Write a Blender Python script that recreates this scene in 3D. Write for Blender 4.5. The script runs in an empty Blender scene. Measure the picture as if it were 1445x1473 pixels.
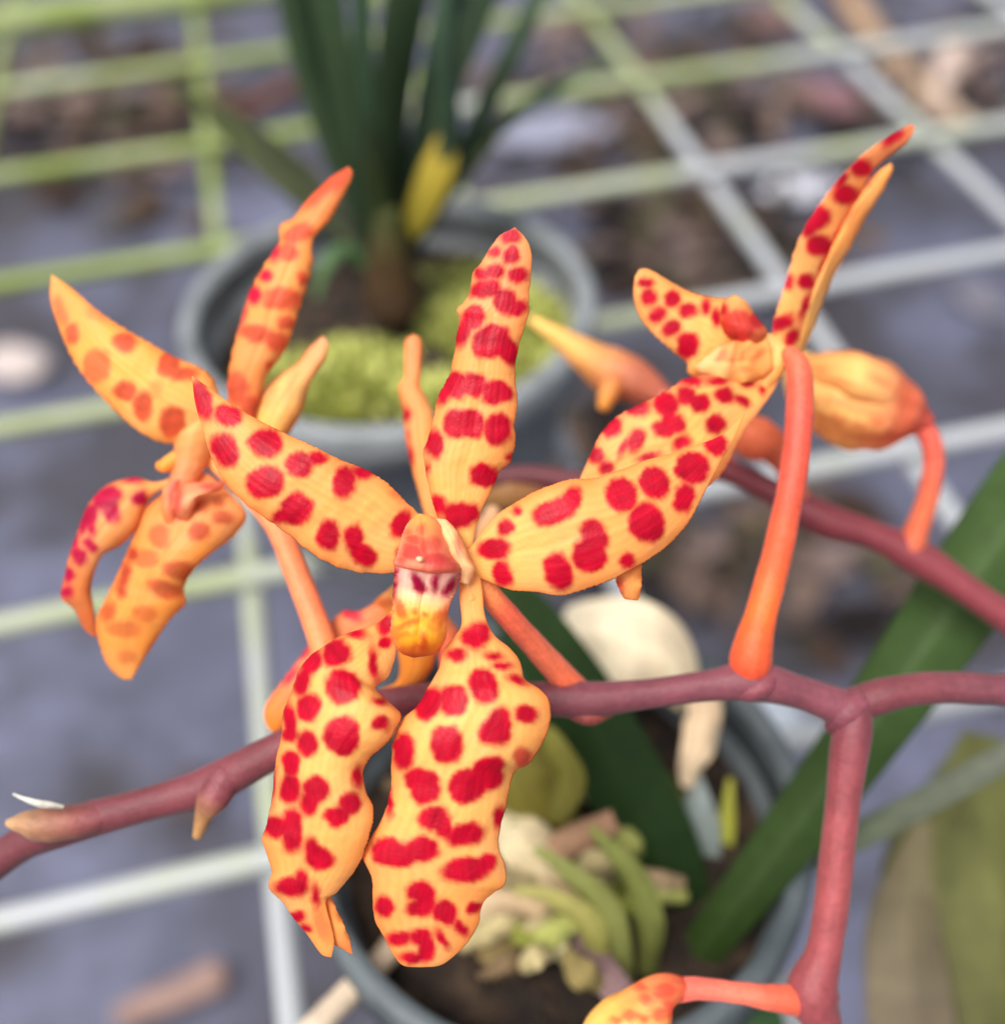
import bpy, math, random
import numpy as np
from mathutils import Vector, Matrix
random.seed(7); rng = np.random.RandomState(7)

# ------------------------------------------------------------------ camera, world, light
F = 1646.0; W, H = 1445.0, 1473.0          # focal length in photo pixels, photo size
TH, ROLL, YAW = math.radians(45.03), math.radians(3.65), math.radians(10.29)
HC = 0.25                                  # camera height above the bench
FOCUS = 0.130
scn = bpy.context.scene
col = scn.collection
cr, sr, ct, st = math.cos(ROLL), math.sin(ROLL), math.cos(TH), math.sin(TH)
RIGHT = np.array([cr, -sr*st, -sr*ct]); DOWN = np.array([-sr, -cr*st, -cr*ct]); FWD = np.array([0, ct, -st])
EYE = np.array([0, 0, HC])
cam_d = bpy.data.cameras.new('camera'); cam = bpy.data.objects.new('camera', cam_d); col.objects.link(cam)
cam.matrix_world = Matrix(((RIGHT[0], -DOWN[0], -FWD[0], 0), (RIGHT[1], -DOWN[1], -FWD[1], 0), (RIGHT[2], -DOWN[2], -FWD[2], HC), (0, 0, 0, 1)))
cam_d.sensor_fit = 'VERTICAL'; cam_d.sensor_height = 36; cam_d.lens = 36*F/H
cam_d.clip_start = 0.01; cam_d.clip_end = 200
cam_d.dof.use_dof = True; cam_d.dof.focus_distance = FOCUS; cam_d.dof.aperture_fstop = cam_d.lens/4.6
scn.camera = cam
SUN_EL, SUN_AZ = math.radians(64), math.radians(-140)
wd = bpy.data.worlds.new('World'); scn.world = wd; wd.use_nodes = True
nt = wd.node_tree; bg = nt.nodes['Background']
sky = nt.nodes.new('ShaderNodeTexSky'); sky.sky_type = 'NISHITA'; sky.sun_disc = False
sky.sun_elevation = SUN_EL; sky.sun_rotation = SUN_AZ; sky.dust_density = 6; sky.air_density = 1.0; sky.ozone_density = 0.6
hs = nt.nodes.new('ShaderNodeHueSaturation'); hs.inputs['Saturation'].default_value = 0.45
nt.links.new(sky.outputs[0], hs.inputs['Color']); nt.links.new(hs.outputs[0], bg.inputs[0]); bg.inputs[1].default_value = 0.11
sun_d = bpy.data.lights.new('sun', 'SUN'); sun_d.energy = 1.8; sun_d.angle = math.radians(32); sun_d.color = (1, .96, .9)
sun = bpy.data.objects.new('sun', sun_d); col.objects.link(sun)
sdir = Vector((math.sin(SUN_AZ)*math.cos(SUN_EL), math.cos(SUN_AZ)*math.cos(SUN_EL), math.sin(SUN_EL)))
sun.rotation_euler = sdir.to_track_quat('Z', 'Y').to_euler()
vs = scn.view_settings; vs.view_transform = 'Standard'; vs.look = 'None'; vs.gamma = 1; vs.exposure = 0.84
vs.use_curve_mapping = False

# ------------------------------------------------------------------ helpers
def lin(*c):
    c = np.array(c, float)/255
    return np.where(c <= .04045, c/12.92, ((c+.055)/1.055)**2.4)
def P(x, y, z):
    """photo pixel + depth along the optical axis (m) -> world point(s)"""
    x, y, z = np.broadcast_arrays(np.asarray(x, float), np.asarray(y, float), np.asarray(z, float))
    a = (x-W/2)/F; b = (y-H/2)/F
    return EYE + z[..., None]*(a[..., None]*RIGHT + b[..., None]*DOWN + FWD)
def to_px(v):
    d = np.asarray(v)-EYE; z = d@FWD
    return d@RIGHT/z*F+W/2, d@DOWN/z*F+H/2
def G(x, y, h=0.0):
    """point where the ray of a pixel meets the horizontal plane at height h"""
    d = (x-W/2)/F*RIGHT + (y-H/2)/F*DOWN + FWD
    return EYE + d*((h-HC)/d[2])
def crom(pts, n):
    """smooth curve through points, resampled evenly by arc length"""
    p = np.asarray(pts, float); q = np.vstack([2*p[0]-p[1], p, 2*p[-1]-p[-2]]); out = []
    s = np.linspace(0, 1, 24, endpoint=False)[:, None]
    for i in range(1, len(q)-2):
        a, b, c, d = q[i-1], q[i], q[i+1], q[i+2]
        out.append(.5*(2*b+(c-a)*s+(2*a-5*b+4*c-d)*s**2+(3*b-a-3*c+d)*s**3))
    o = np.vstack(out+[p[-1:]]); L = np.r_[0, np.cumsum(np.linalg.norm(np.diff(o[:, :2], axis=0), axis=1))]
    t = np.linspace(0, L[-1], n)
    return np.stack([np.interp(t, L, o[:, k]) for k in range(o.shape[1])], 1)
def prof(v, t):
    """smooth profile through evenly spaced control values"""
    v = np.atleast_1d(np.asarray(v, float))
    if len(v) == 1: return np.full_like(t, v[0])
    x = np.linspace(0, 1, len(v)); f = np.interp(t, x, v)
    k = 1/len(v)/2
    return (f*2+np.interp(np.clip(t-k*.6, 0, 1), x, v)+np.interp(np.clip(t+k*.6, 0, 1), x, v))/4
def sstep(a, b, x):
    t = np.clip((x-a)/(b-a), 0, 1); return t*t*(3-2*t)
def wob(x, y, seed, f=1.0):
    r = np.random.RandomState(seed); o = 0
    for k in range(5):
        a = r.uniform(0, 6.28); fr = f*r.uniform(.5, 1.6)*(1+k*.5)
        o = o+np.sin((x*np.cos(a)+y*np.sin(a))*fr+r.uniform(0, 6.28))/(1+k*.5)
    return o/2.2
def mesh_obj(name, V, Fc, mat, parent=None, colr=None, smooth=True):
    me = bpy.data.meshes.new(name); me.from_pydata([tuple(v) for v in V], [], [tuple(int(i) for i in f) for f in Fc])
    if colr is not None:
        at = me.color_attributes.new('pigment', 'FLOAT_COLOR', 'POINT')
        c4 = np.ones((len(V), 4), np.float32); c4[:, :3] = colr; at.data.foreach_set('color', c4.ravel())
    if smooth: me.polygons.foreach_set('use_smooth', [True]*len(me.polygons))
    me.materials.append(mat); me.update()
    o = bpy.data.objects.new(name, me); col.objects.link(o)
    if parent is not None:
        o.parent = parent; o.matrix_parent_inverse = Matrix.Translation(parent_loc(parent)).inverted()
    return o
def parent_loc(o):
    v = Vector((0, 0, 0))
    while o is not None:
        v = v+o.location if o.type == 'EMPTY' and not o.get('_abs') else v
        o = o.parent
    return v
def empty(name, loc, parent=None):
    o = bpy.data.objects.new(name, None); col.objects.link(o); o.empty_display_size = .005
    if parent is not None:
        o.parent = parent; o.location = Vector(loc)-parent_loc(parent)
    else: o.location = loc
    return o
def tag(o, label=None, cat=None, group=None, kind=None):
    for k, v in (('label', label), ('category', cat), ('group', group), ('kind', kind)):
        if v: o[k] = v
    return o
def gridfaces(n, m, closed=False):
    i = np.arange(n-1)[:, None]; j = np.arange(m if closed else m-1)[None, :]
    a = i*m+j; b = i*m+(j+1) % m
    return np.stack([a, b, b+m, a+m], -1).reshape(-1, 4)

# ------------------------------------------------------------------ materials
def newmat(name):
    m = bpy.data.materials.new(name); m.use_nodes = True
    return m, m.node_tree, m.node_tree.nodes['Principled BSDF']
def mat_pigment(name, rough=.5, trans=.3, bump=.15, scale=900, var=.12, coat=0.0, spec=.35, sheen=0):
    m, t, b = newmat(name); N = t.nodes.new; K = t.links.new
    at = N('ShaderNodeAttribute'); at.attribute_name = 'pigment'
    tc = N('ShaderNodeTexCoord'); no = N('ShaderNodeTexNoise'); no.inputs['Scale'].default_value = scale; no.inputs['Detail'].default_value = 4
    K(tc.outputs['Object'], no.inputs['Vector'])
    hsv = N('ShaderNodeHueSaturation'); mr = N('ShaderNodeMapRange'); mr.inputs[3].default_value = 1-var; mr.inputs[4].default_value = 1+var
    K(no.outputs[0], mr.inputs[0]); K(mr.outputs[0], hsv.inputs['Value']); K(at.outputs['Color'], hsv.inputs['Color'])
    K(hsv.outputs[0], b.inputs['Base Color']); b.inputs['Roughness'].default_value = rough; b.inputs['Specular IOR Level'].default_value = spec
    vo = N('ShaderNodeTexVoronoi'); vo.inputs['Scale'].default_value = scale*3; K(tc.outputs['Object'], vo.inputs['Vector'])
    ad = N('ShaderNodeMath'); ad.operation = 'ADD'; K(vo.outputs['Distance'], ad.inputs[0]); K(no.outputs[0], ad.inputs[1])
    bp = N('ShaderNodeBump'); bp.inputs['Strength'].default_value = bump; bp.inputs['Distance'].default_value = .0002
    K(ad.outputs[0], bp.inputs['Height']); K(bp.outputs[0], b.inputs['Normal'])
    if sheen: b.inputs['Sheen Weight'].default_value = sheen; b.inputs['Sheen Roughness'].default_value = .4
    if coat: b.inputs['Coat Weight'].default_value = coat; b.inputs['Coat Roughness'].default_value = .3
    if trans:
        tr = N('ShaderNodeBsdfTranslucent'); mx = N('ShaderNodeMixShader'); mx.inputs[0].default_value = trans
        K(hsv.outputs[0], tr.inputs[0]); K(b.outputs[0], mx.inputs[1]); K(tr.outputs[0], mx.inputs[2])
        K(mx.outputs[0], t.nodes['Material Output'].inputs[0])
    return m
def mat_noise(name, cols, scale=60, rough=.6, bump=.2, bdist=.001, detail=5, stretch=(1, 1, 1), spec=.4, pos=(.3, .7), coord='Object'):
    m, t, b = newmat(name); N = t.nodes.new; K = t.links.new
    tc = N('ShaderNodeTexCoord'); mp = N('ShaderNodeMapping'); mp.inputs['Scale'].default_value = stretch
    no = N('ShaderNodeTexNoise'); no.inputs['Scale'].default_value = scale; no.inputs['Detail'].default_value = detail
    K(tc.outputs[coord], mp.inputs[0]); K(mp.outputs[0], no.inputs['Vector'])
    rp = N('ShaderNodeValToRGB'); e = rp.color_ramp.elements
    while len(e) < len(cols): e.new(.5)
    for i, c in enumerate(cols):
        e[i].position = pos[0]+(pos[1]-pos[0])*i/(len(cols)-1); e[i].color = (*c, 1)
    K(no.outputs[0], rp.inputs[0]); K(rp.outputs[0], b.inputs['Base Color'])
    n2 = N('ShaderNodeTexNoise'); n2.inputs['Scale'].default_value = scale*6; n2.inputs['Detail'].default_value = 4; K(mp.outputs[0], n2.inputs['Vector'])
    bp = N('ShaderNodeBump'); bp.inputs['Strength'].default_value = bump; bp.inputs['Distance'].default_value = bdist
    K(n2.outputs[0], bp.inputs['Height']); K(bp.outputs[0], b.inputs['Normal'])
    b.inputs['Roughness'].default_value = rough; b.inputs['Specular IOR Level'].default_value = spec
    return m
M_PETAL = mat_pigment('petal_flesh', .46, .42, .14, 900, .07, spec=.28)
M_STEM = mat_pigment('stem_skin', .5, 0, .3, 1100, .3, spec=.3, sheen=.12)
M_LEAF = mat_pigment('leaf_blade', .55, .15, .14, 300, .25, spec=.15)
M_DRY = mat_pigment('dry_leaf', .8, .1, .4, 500, .2, spec=.15)
M_POT = mat_noise('pot_plastic', [lin(84, 88, 92), lin(126, 131, 134), lin(100, 105, 109)], 40, .5, .1, .0006)
M_POT2 = mat_noise('dark_pot_plastic', [lin(50, 58, 62), lin(86, 94, 98), lin(64, 72, 76)], 55, .55, .15, .0006)  # darker grey plastic for the near pot
M_MIX = mat_noise('bark_mix', [lin(22, 17, 14), lin(48, 36, 28), lin(76, 60, 44)], 140, .9, .8, .003)

# ground: blue-grey weed mat with weave, soil patches and algae; colours darkened as bench shade
m, t, b = newmat('weed_mat'); N = t.nodes.new; K = t.links.new
tc = N('ShaderNodeTexCoord'); n1 = N('ShaderNodeTexNoise'); n1.inputs['Scale'].default_value = 3.2; n1.inputs['Detail'].default_value = 6; n1.inputs['Roughness'].default_value = .6
n2 = N('ShaderNodeTexNoise'); n2.inputs['Scale'].default_value = 9; n2.inputs['Detail'].default_value = 5
n3 = N('ShaderNodeTexNoise'); n3.inputs['Scale'].default_value = 45; n3.inputs['Detail'].default_value = 6
for n in (n1, n2, n3): K(tc.outputs['Object'], n.inputs['Vector'])
r1 = N('ShaderNodeValToRGB'); r1.color_ramp.elements[0].position = .35; r1.color_ramp.elements[0].color = (*lin(58, 58, 70), 1)
r1.color_ramp.elements[1].position = .62; r1.color_ramp.elements[1].color = (*lin(98, 101, 124), 1)
K(n1.outputs[0], r1.inputs[0])
r2 = N('ShaderNodeValToRGB'); r2.color_ramp.elements[0].position = .46; r2.color_ramp.elements[0].color = (0, 0, 0, 1); r2.color_ramp.elements[1].position = .6; r2.color_ramp.elements[1].color = (.75, .75, .75, 1)
K(n2.outputs[0], r2.inputs[0])
mx = N('ShaderNodeMixRGB'); mx.inputs[2].default_value = (*lin(46, 40, 40), 1); K(r2.outputs[0], mx.inputs[0]); K(r1.outputs[0], mx.inputs[1])
m2 = N('ShaderNodeMixRGB'); m2.blend_type = 'MULTIPLY'; m2.inputs[0].default_value = .6; K(mx.outputs[0], m2.inputs[1])
r3 = N('ShaderNodeValToRGB'); r3.color_ramp.elements[0].position = .3; r3.color_ramp.elements[0].color = (.45, .45, .45, 1); r3.color_ramp.elements[1].position = .65
K(n3.outputs[0], r3.inputs[0]); K(r3.outputs[0], m2.inputs[2]); K(m2.outputs[0], b.inputs['Base Color']); b.inputs['Roughness'].default_value = .7
bp = N('ShaderNodeBump'); bp.inputs['Distance'].default_value = .01; bp.inputs['Strength'].default_value = .5; K(n3.outputs[0], bp.inputs['Height']); K(bp.outputs[0], b.inputs['Normal'])
M_GROUND = m
# wire: galvanised grey with algae growing in patches, more of it on the damp side of the bench
m, t, b = newmat('galvanised_wire'); N = t.nodes.new; K = t.links.new
tc = N('ShaderNodeTexCoord'); n1 = N('ShaderNodeTexNoise'); n1.inputs['Scale'].default_value = 16; n1.inputs['Detail'].default_value = 5; K(tc.outputs['Object'], n1.inputs['Vector'])
sx = N('ShaderNodeSeparateXYZ'); K(tc.outputs['Object'], sx.inputs[0])
mr = N('ShaderNodeMapRange'); sb = N('ShaderNodeMath'); sb.operation = 'MULTIPLY_ADD'; sb.inputs[1].default_value = -.75; K(sx.outputs[1], sb.inputs[0]); K(sx.outputs[0], sb.inputs[2])
mr.inputs[1].default_value = -.50; mr.inputs[2].default_value = -.12; mr.inputs[3].default_value = .30; mr.inputs[4].default_value = -.14; K(sb.outputs[0], mr.inputs[0])
ad = N('ShaderNodeMath'); ad.operation = 'ADD'; K(n1.outputs[0], ad.inputs[0]); K(mr.outputs[0], ad.inputs[1])
rp = N('ShaderNodeValToRGB'); e = rp.color_ramp.elements; e[0].position = .42; e[0].color = (*lin(158, 162, 166), 1); e[1].position = .82; e[1].color = (*lin(116, 132, 58), 1)
q = e.new(.58); q.color = (*lin(152, 160, 130), 1)
K(ad.outputs[0], rp.inputs[0]); K(rp.outputs[0], b.inputs['Base Color']); b.inputs['Roughness'].default_value = .55
bp = N('ShaderNodeBump'); bp.inputs['Distance'].default_value = .001; bp.inputs['Strength'].default_value = .5; K(n1.outputs[0], bp.inputs['Height']); K(bp.outputs[0], b.inputs['Normal'])
M_WIRE = m

# ------------------------------------------------------------------ generic builders
CROP = {'A': (260, 300, 2.63), 'B': (540, 300, 2.455), 'C': (360, 820, 2.539), 'D': (50, 220, 1.8875), 'E': (740, 160, 1.99), 'F': (520, 700, 4.908), 'X': (0, 0, 1.0)}
YEL, ORA, DEE, RED, PINK = lin(254, 206, 118), lin(250, 184, 102), lin(238, 134, 64), lin(206, 4, 46), lin(247, 160, 124)
FADED = lin(230, 100, 62); CREAM = lin(255, 222, 170)
def cpx(c, pts):
    x0, y0, s = CROP[c]; p = np.asarray(pts, float).copy(); p[:, 0] = p[:, 0]/s+x0; p[:, 1] = p[:, 1]/s+y0
    return p
def spotmask(c, spots, px, py, seed=1, soft=3.2):
    x0, y0, s = CROP[c]
    wx = px+2.6*wob(px, py, seed, .09)+1.2*wob(px, py, seed+5, .25)+.8*wob(px, py, seed+15, .5); wy = py+2.6*wob(px, py, seed+1, .09)+1.2*wob(px, py, seed+6, .25)+.8*wob(px, py, seed+16, .5)
    acc = np.zeros_like(px); grp = {}
    for sp in spots:
        cx, cy, rx, ry = sp[:4]; a = math.radians(sp[4]) if len(sp) > 4 else 0.
        k = sp[5] if len(sp) > 5 else 1.
        cx, cy, rx, ry = cx/s+x0, cy/s+y0, rx/s*1.07+.6, ry/s*1.07+.6
        dx, dy = wx-cx, wy-cy
        u = (dx*math.cos(a)+dy*math.sin(a))/rx; v = (-dx*math.sin(a)+dy*math.cos(a))/ry
        e = (np.abs(u)**2.2+np.abs(v)**2.2)**(1/2.2)
        grp[k] = grp.get(k, 0)+np.exp(-np.clip((e-1)*min(rx, ry), -40, 60)/1.6)
    for k, g in grp.items():
        acc = np.maximum(acc, k*sstep(soft, -soft, -1.6*np.log(np.maximum(g, 1e-20))))
    return acc
ZOFF = [0.]
def petal(name, parent, c, L, R, z, spots=(), bulge=1.2, tilt=0, roll=.8, ripple=.35, crease=.25, n=150, m=54, base=(YEL, ORA, ORA),
          edge=DEE, spotc=RED, seed=1, thick=.2, halo=.5, sc=None, mat=None, vein=.08, soft=4.6, extra=(), flat=.85):
    """A thin blade between two traced edges. z, bulge, tilt, roll in mm of depth (smaller = nearer)."""
    Lp, Rp = crom(cpx(c, L), n), crom(cpx(c, R), n)
    t = np.linspace(0, 1, n)[:, None]*np.ones((1, m)); u0 = np.linspace(0, 1, m)[None, :]*np.ones((n, 1))
    u = .7*u0+.3*(1-np.cos(np.pi*u0))/2
    px = Lp[:, None, 0]*(1-u)+Rp[:, None, 0]*u; py = Lp[:, None, 1]*(1-u)+Rp[:, None, 1]*u
    env = np.clip(np.sin(np.pi*np.clip(t, .02, .98)), 0, 1)**.45; w = 2*u-1
    wid = np.linalg.norm(Lp-Rp, axis=1)[:, None]; wn = np.clip(wid/max(wid.max(), 1), 0, 1)
    zz = prof(z, t)-flat*prof(bulge, t)*(1-w**2)*wn+prof(tilt, t)*w/2+flat*.8*prof(roll, t)*np.abs(w)**5*wn
    zz = zz+.6*crease*np.exp(-(w/.13)**2)*env*wn
    zz = zz+ripple*np.abs(w)**2.5*np.sin(t*(19+seed % 5)+np.where(w > 0, 1.7, 0)+seed)*env*wn+ripple*.5*wob(px, py, seed+20, .03)*env
    mask = spotmask(c if sc is None else sc, spots, px, py, seed, soft)
    zz = zz+(.018*np.clip(wid/120, .2, 1))*np.sin(w*36+2.5*wob(px, py, seed+3, .02))*env+.04*wob(px, py, seed+40, .16)*env-.07*mask
    jit = 1.1*np.abs(w)**8*np.sign(w)*(wob(t*300, t*0+np.sign(w), seed+50, .5)+.6*wob(t*300, t*0+np.sign(w), seed+51, 1.6))
    dx, dy = Rp[:, None, 0]-Lp[:, None, 0], Rp[:, None, 1]-Lp[:, None, 1]; dl = np.sqrt(dx*dx+dy*dy)+1e-6
    V = P(px+jit*dx/dl*wn, py+jit*dy/dl*wn, (zz+ZOFF[0])/1000).reshape(-1, 3)
    wide = spotmask(c if sc is None else sc, spots, px, py, seed, 11)
    C = np.stack([prof([q[k] for q in base], t) for k in range(3)], -1)
    ed = (np.abs(w)**7*.7)[..., None]; C = C*(1-ed)+edge*ed
    nz = wob(px, py, seed+9, .035)[..., None]
    n2 = wob(px, py, seed+12, .09)[..., None]
    C = C*(1+.05*nz)+np.clip(nz, 0, 1)*.22*(DEE-C)+np.clip(-nz, 0, 1)*.22*(lin(255, 214, 150)-C)+.06*n2*(PINK-C)
    C = C*(1-vein*(.5+.5*np.sin(w*34+2*wob(px, py, seed+3, .02)))[..., None]*np.array([.3, 1, 1.2]))
    C = C+(halo*.55*np.clip(wide-mask, 0, 1))[..., None]*(PINK-C)
    core = spotmask(c if sc is None else sc, spots, px, py, seed, 9)
    sv = (1.12+.16*wob(px, py, seed+30, .12)+.05*np.sin(w*60)-.22*core)[..., None]
    C = C*(1-mask[..., None])+spotc*sv*mask[..., None]
    for sp, cc in extra:
        mk = spotmask(c if sc is None else sc, sp, px, py, seed, soft)[..., None]; C = C*(1-mk)+cc*mk
    o = mesh_obj(name, V, gridfaces(n, m), mat or M_PETAL, parent, np.clip(C, 0.001, 1).reshape(-1, 3))
    s = o.modifiers.new('thickness', 'SOLIDIFY'); s.thickness = thick/1000; s.offset = 0
    return o
def tube(name, parent, pts, colf, mat, n=70, sides=24, rough=0.03, seed=1, c='X', ridges=0, spots=(), spotc=RED, tip=(True, True), squash=1.0):
    """pts: (px, py, depth mm, radius px). Round-ended tapered tube with slight unevenness; colf(t, ang, px, py) -> rgb"""
    q = cpx(c, pts); q[:, 3] /= CROP[c][2]
    k = crom(q, n); k[:, 2] += ZOFF[0]; ctr = P(k[:, 0], k[:, 1], k[:, 2]/1000); rad = k[:, 3]*k[:, 2]/1000/F
    T = np.gradient(ctr, axis=0); T /= np.linalg.norm(T, axis=1)[:, None]
    U = np.cross(T, -FWD); U /= np.linalg.norm(U, axis=1)[:, None]; B = np.cross(T, U)
    a = np.linspace(0, 2*np.pi, sides, endpoint=False)
    tt = np.linspace(0, 1, n)
    rr = rad[:, None]*(1+rough*wob(tt[:, None]*60, a[None, :]*2*np.ones((n, 1)), seed, .5)+ridges*np.cos(6*a)[None, :])
    V = ctr[:, None]+rr[..., None]*(U[:, None]*np.cos(a)[None, :, None]+squash*B[:, None]*np.sin(a)[None, :, None])
    rings = [V]; tl = [tt]
    def cap(i, sgn):
        out = []
        for f in (.35, .7, .92, .999):
            out.append(ctr[i]+sgn*T[i]*rad[i]*f*.8+(V[i]-ctr[i])*math.sqrt(1-f*f))
        return out
    pre = cap(0, -1)[::-1] if tip[0] else []; post = cap(n-1, 1) if tip[1] else []
    VV = np.concatenate(([np.array(pre)] if pre else [])+[V]+([np.array(post)] if post else []))
    tt = np.r_[np.zeros(len(pre)), tt, np.ones(len(post))]
    px, py = to_px(VV.reshape(-1, 3)); px = px.reshape(VV.shape[:2]); py = py.reshape(VV.shape[:2])
    C = colf(tt[:, None]*np.ones((1, sides)), a[None, :]*np.ones((len(tt), 1)), px, py)
    C = C*(1+.05*np.sin(a*11+1.5*wob(tt*30, tt*0, seed+3, .6)[:, None])[..., None]+.04*np.sin(a*5+2)[None, :, None])
    if len(spots):
        mk = spotmask(c, spots, px, py, seed)[..., None]; C = C*(1-mk)+spotc*mk
    Fc = [list(f) for f in gridfaces(len(tt), sides, True)]
    Fc.append(list(range(sides))[::-1]); Fc.append([(len(tt)-1)*sides+i for i in range(sides)])
    return mesh_obj(name, VV.reshape(-1, 3), Fc, mat, parent, np.clip(C, .001, 1).reshape(-1, 3))
def ramp(*cols):
    cs = np.array(cols); x = np.linspace(0, 1, len(cs))
    return lambda t: np.stack([np.interp(t, x, cs[:, k]) for k in range(3)], -1)
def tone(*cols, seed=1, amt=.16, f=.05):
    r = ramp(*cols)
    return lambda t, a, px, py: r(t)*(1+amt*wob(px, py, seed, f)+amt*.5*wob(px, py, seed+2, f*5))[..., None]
def strap(name, parent, pts, w, colf, fold=.25, twist=0, n=70, m=25, mat=None, thick=.8, seed=1, wav=.06, axis=None):
    """leaf blade along (px, py, depth mm) with widths in px; folded along its midrib, ends tapered by w"""
    k = crom(np.array(pts, float), n); ctr = P(k[:, 0], k[:, 1], k[:, 2]/1000); t = np.linspace(0, 1, n)
    T = np.gradient(ctr, axis=0); T /= np.linalg.norm(T, axis=1)[:, None]
    S = np.cross(T, -FWD); S /= np.linalg.norm(S, axis=1)[:, None]; Nn = np.cross(S, T)
    tw = prof(twist, t); S2 = S*np.cos(tw)[:, None]+Nn*np.sin(tw)[:, None]; N2 = np.cross(S2, T)
    hw = prof(w, t)/2*k[:, 2]/1000/F
    u = np.linspace(-1, 1, m)[None, :, None]
    V = ctr[:, None]+hw[:, None, None]*(u*S2[:, None]-fold*(1-np.abs(u)**1.3)*N2[:, None]*-1)
    V = V+(wav*hw[:, None, None]*np.abs(u)*np.sin(t*14+seed)[:, None, None])*N2[:, None]
    px, py = to_px(V.reshape(-1, 3)); C = colf(t[:, None]*np.ones((1, m)), u[..., 0]*np.ones((n, 1)), px.reshape(n, m), py.reshape(n, m))
    C = C*(1+.07*np.sin(u*23+2*wob(px.reshape(n, m), py.reshape(n, m), seed, .01)[..., None])+.06*wob(px.reshape(n, m), py.reshape(n, m), seed+8, .03)[..., None])
    mid = np.exp(-(u/.12)**2)*.25; C = C*(1-mid)+mid*C*1.5
    o = mesh_obj(name, V.reshape(-1, 3), gridfaces(n, m), mat or M_LEAF, parent, np.clip(C, .001, 1).reshape(-1, 3))
    s = o.modifiers.new('thickness', 'SOLIDIFY'); s.thickness = thick/1000; s.offset = 0
    return o

# ------------------------------------------------------------------ setting: ground
GZ = -.40
def terrain():
    n = 90; x = np.linspace(-3, 3, n); y = np.linspace(-1.5, 4.5, n); X, Y = np.meshgrid(x, y)
    Z = GZ+.006*wob(X, Y, 3, 9)+.004*wob(X, Y, 4, 25)
    V = np.stack([X, Y, Z], -1).reshape(-1, 3)
    o = mesh_obj('ground', V, gridfaces(n, n), M_GROUND); tag(o, kind='structure')
terrain()

# ------------------------------------------------------------------ bench of welded wire
SX, SY, OX, OY = .42565*HC, .37063*HC, -.13724*HC, 2.80964*HC
cyw, syw = math.cos(YAW), math.sin(YAW)
def uv(u, v): return np.array([cyw*u-syw*v, syw*u+cyw*v])
bench = empty('wire_bench', (0, 0, 0)); tag(bench, 'open bench top of thick welded galvanised wire, mossy green in places', 'bench')
def wire_mesh(name, a, b, r, seed, mat):
    n = 90; s = 12; t = np.linspace(0, 1, n)[:, None]; a = np.array(a); b = np.array(b)
    c = a*(1-t)+b*t; d = (b-a)/np.linalg.norm(b-a); S = np.cross(d, [0, 0, 1.]); S /= np.linalg.norm(S); Uz = np.cross(S, d)
    L = np.linalg.norm(b-a); c = c+S*(.0009*wob(t*L, t*0, seed, 14))
    an = np.linspace(0, 2*np.pi, s, endpoint=False)
    rr = r*(1+.06*wob(t*L*np.ones((1, s)), an[None]*np.ones((n, 1))*.03, seed+3, 120))
    V = c[:, None]+rr[..., None]*(S*np.cos(an)[None, :, None]+Uz*np.sin(an)[None, :, None])
    Fc = [list(f) for f in gridfaces(n, s, True)]+[list(range(s))[::-1], [(n-1)*s+i for i in range(s)]]
    return mesh_obj(name, V.reshape(-1, 3), Fc, mat, bench)
WR = .0035
for k in range(-3, 7):
    p0 = uv(OX+k*SX, OY-8.2*SY); p1 = uv(OX+k*SX, OY+3.2*SY)
    wire_mesh('wire', (*p0, -WR*1.7), (*p1, -WR*1.7), WR*.95, 40+k, M_WIRE)
for k in range(-2, 9):
    p0 = uv(OX-3.3*SX, OY-k*SY); p1 = uv(OX+6.3*SX, OY-k*SY)
    wire_mesh('wire', (*p0, 0), (*p1, 0), WR*(2.4 if k == 0 else 1), 70+k, M_WIRE)

# ------------------------------------------------------------------ pots
def lathe(name, parent, ctr, prof_rz, mat, s=72):
    a = np.linspace(0, 2*np.pi, s, endpoint=False); pr = np.array(prof_rz)
    V = np.stack([pr[:, None, 0]*np.cos(a), pr[:, None, 0]*np.sin(a), pr[:, None, 1]*np.ones(s)], -1)+np.array(ctr)
    return mesh_obj(name, V.reshape(-1, 3), [list(f) for f in gridfaces(len(pr), s, True)], mat, parent)
def pot(px, py, R, apx, label, cat_mat):
    Z = F*R/apx; c = P(px, py, Z); h = c[2]; base = (c[0], c[1], WR)
    r = empty('plant_pot', base); tag(r, label, 'pot', 'grey plastic pots on the wire bench')
    hh = h-WR
    def k(z): return R*(.74+.2*z/hh)
    lathe('pot_wall', r, base, [(.001, .001), (R*.70, .001), (R*.735, .004), (k(hh*.5), hh*.5), (k(hh-.012), hh-.012), (R*.925, hh-.012), (R*.90, hh-.011), (k(hh*.5)-.003, hh*.5), (R*.70, .005), (.001, .005)], cat_mat)
    lathe('rim', r, base, [(R*.928, hh-.013), (R*.99, hh-.0135), (R*1.0, hh-.006), (R*1.0, hh-.0015), (R*.985, hh), (R*.92, hh), (R*.905, hh-.002), (R*.905, hh-.0125), (R*.928, hh-.013)], cat_mat)
    # potting mix with a lumpy surface
    n, m = 26, 60; a = np.linspace(0, 2*np.pi, m, endpoint=False); rr = np.linspace(.02, .885, n)*R
    X = rr[:, None]*np.cos(a); Y = rr[:, None]*np.sin(a); Zm = hh-.017+.005*(1-(rr[:, None]/R)**2)+.0022*wob(X, Y, int(px), 260)+.0012*wob(X, Y, int(px)+1, 700)
    V = np.stack([X, Y, Zm], -1)+np.array(base)
    mesh_obj('potting_mix', V.reshape(-1, 3), [list(f) for f in gridfaces(n, m, True)]+[list(range(m))], M_MIX, r)
    return r, c
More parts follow.
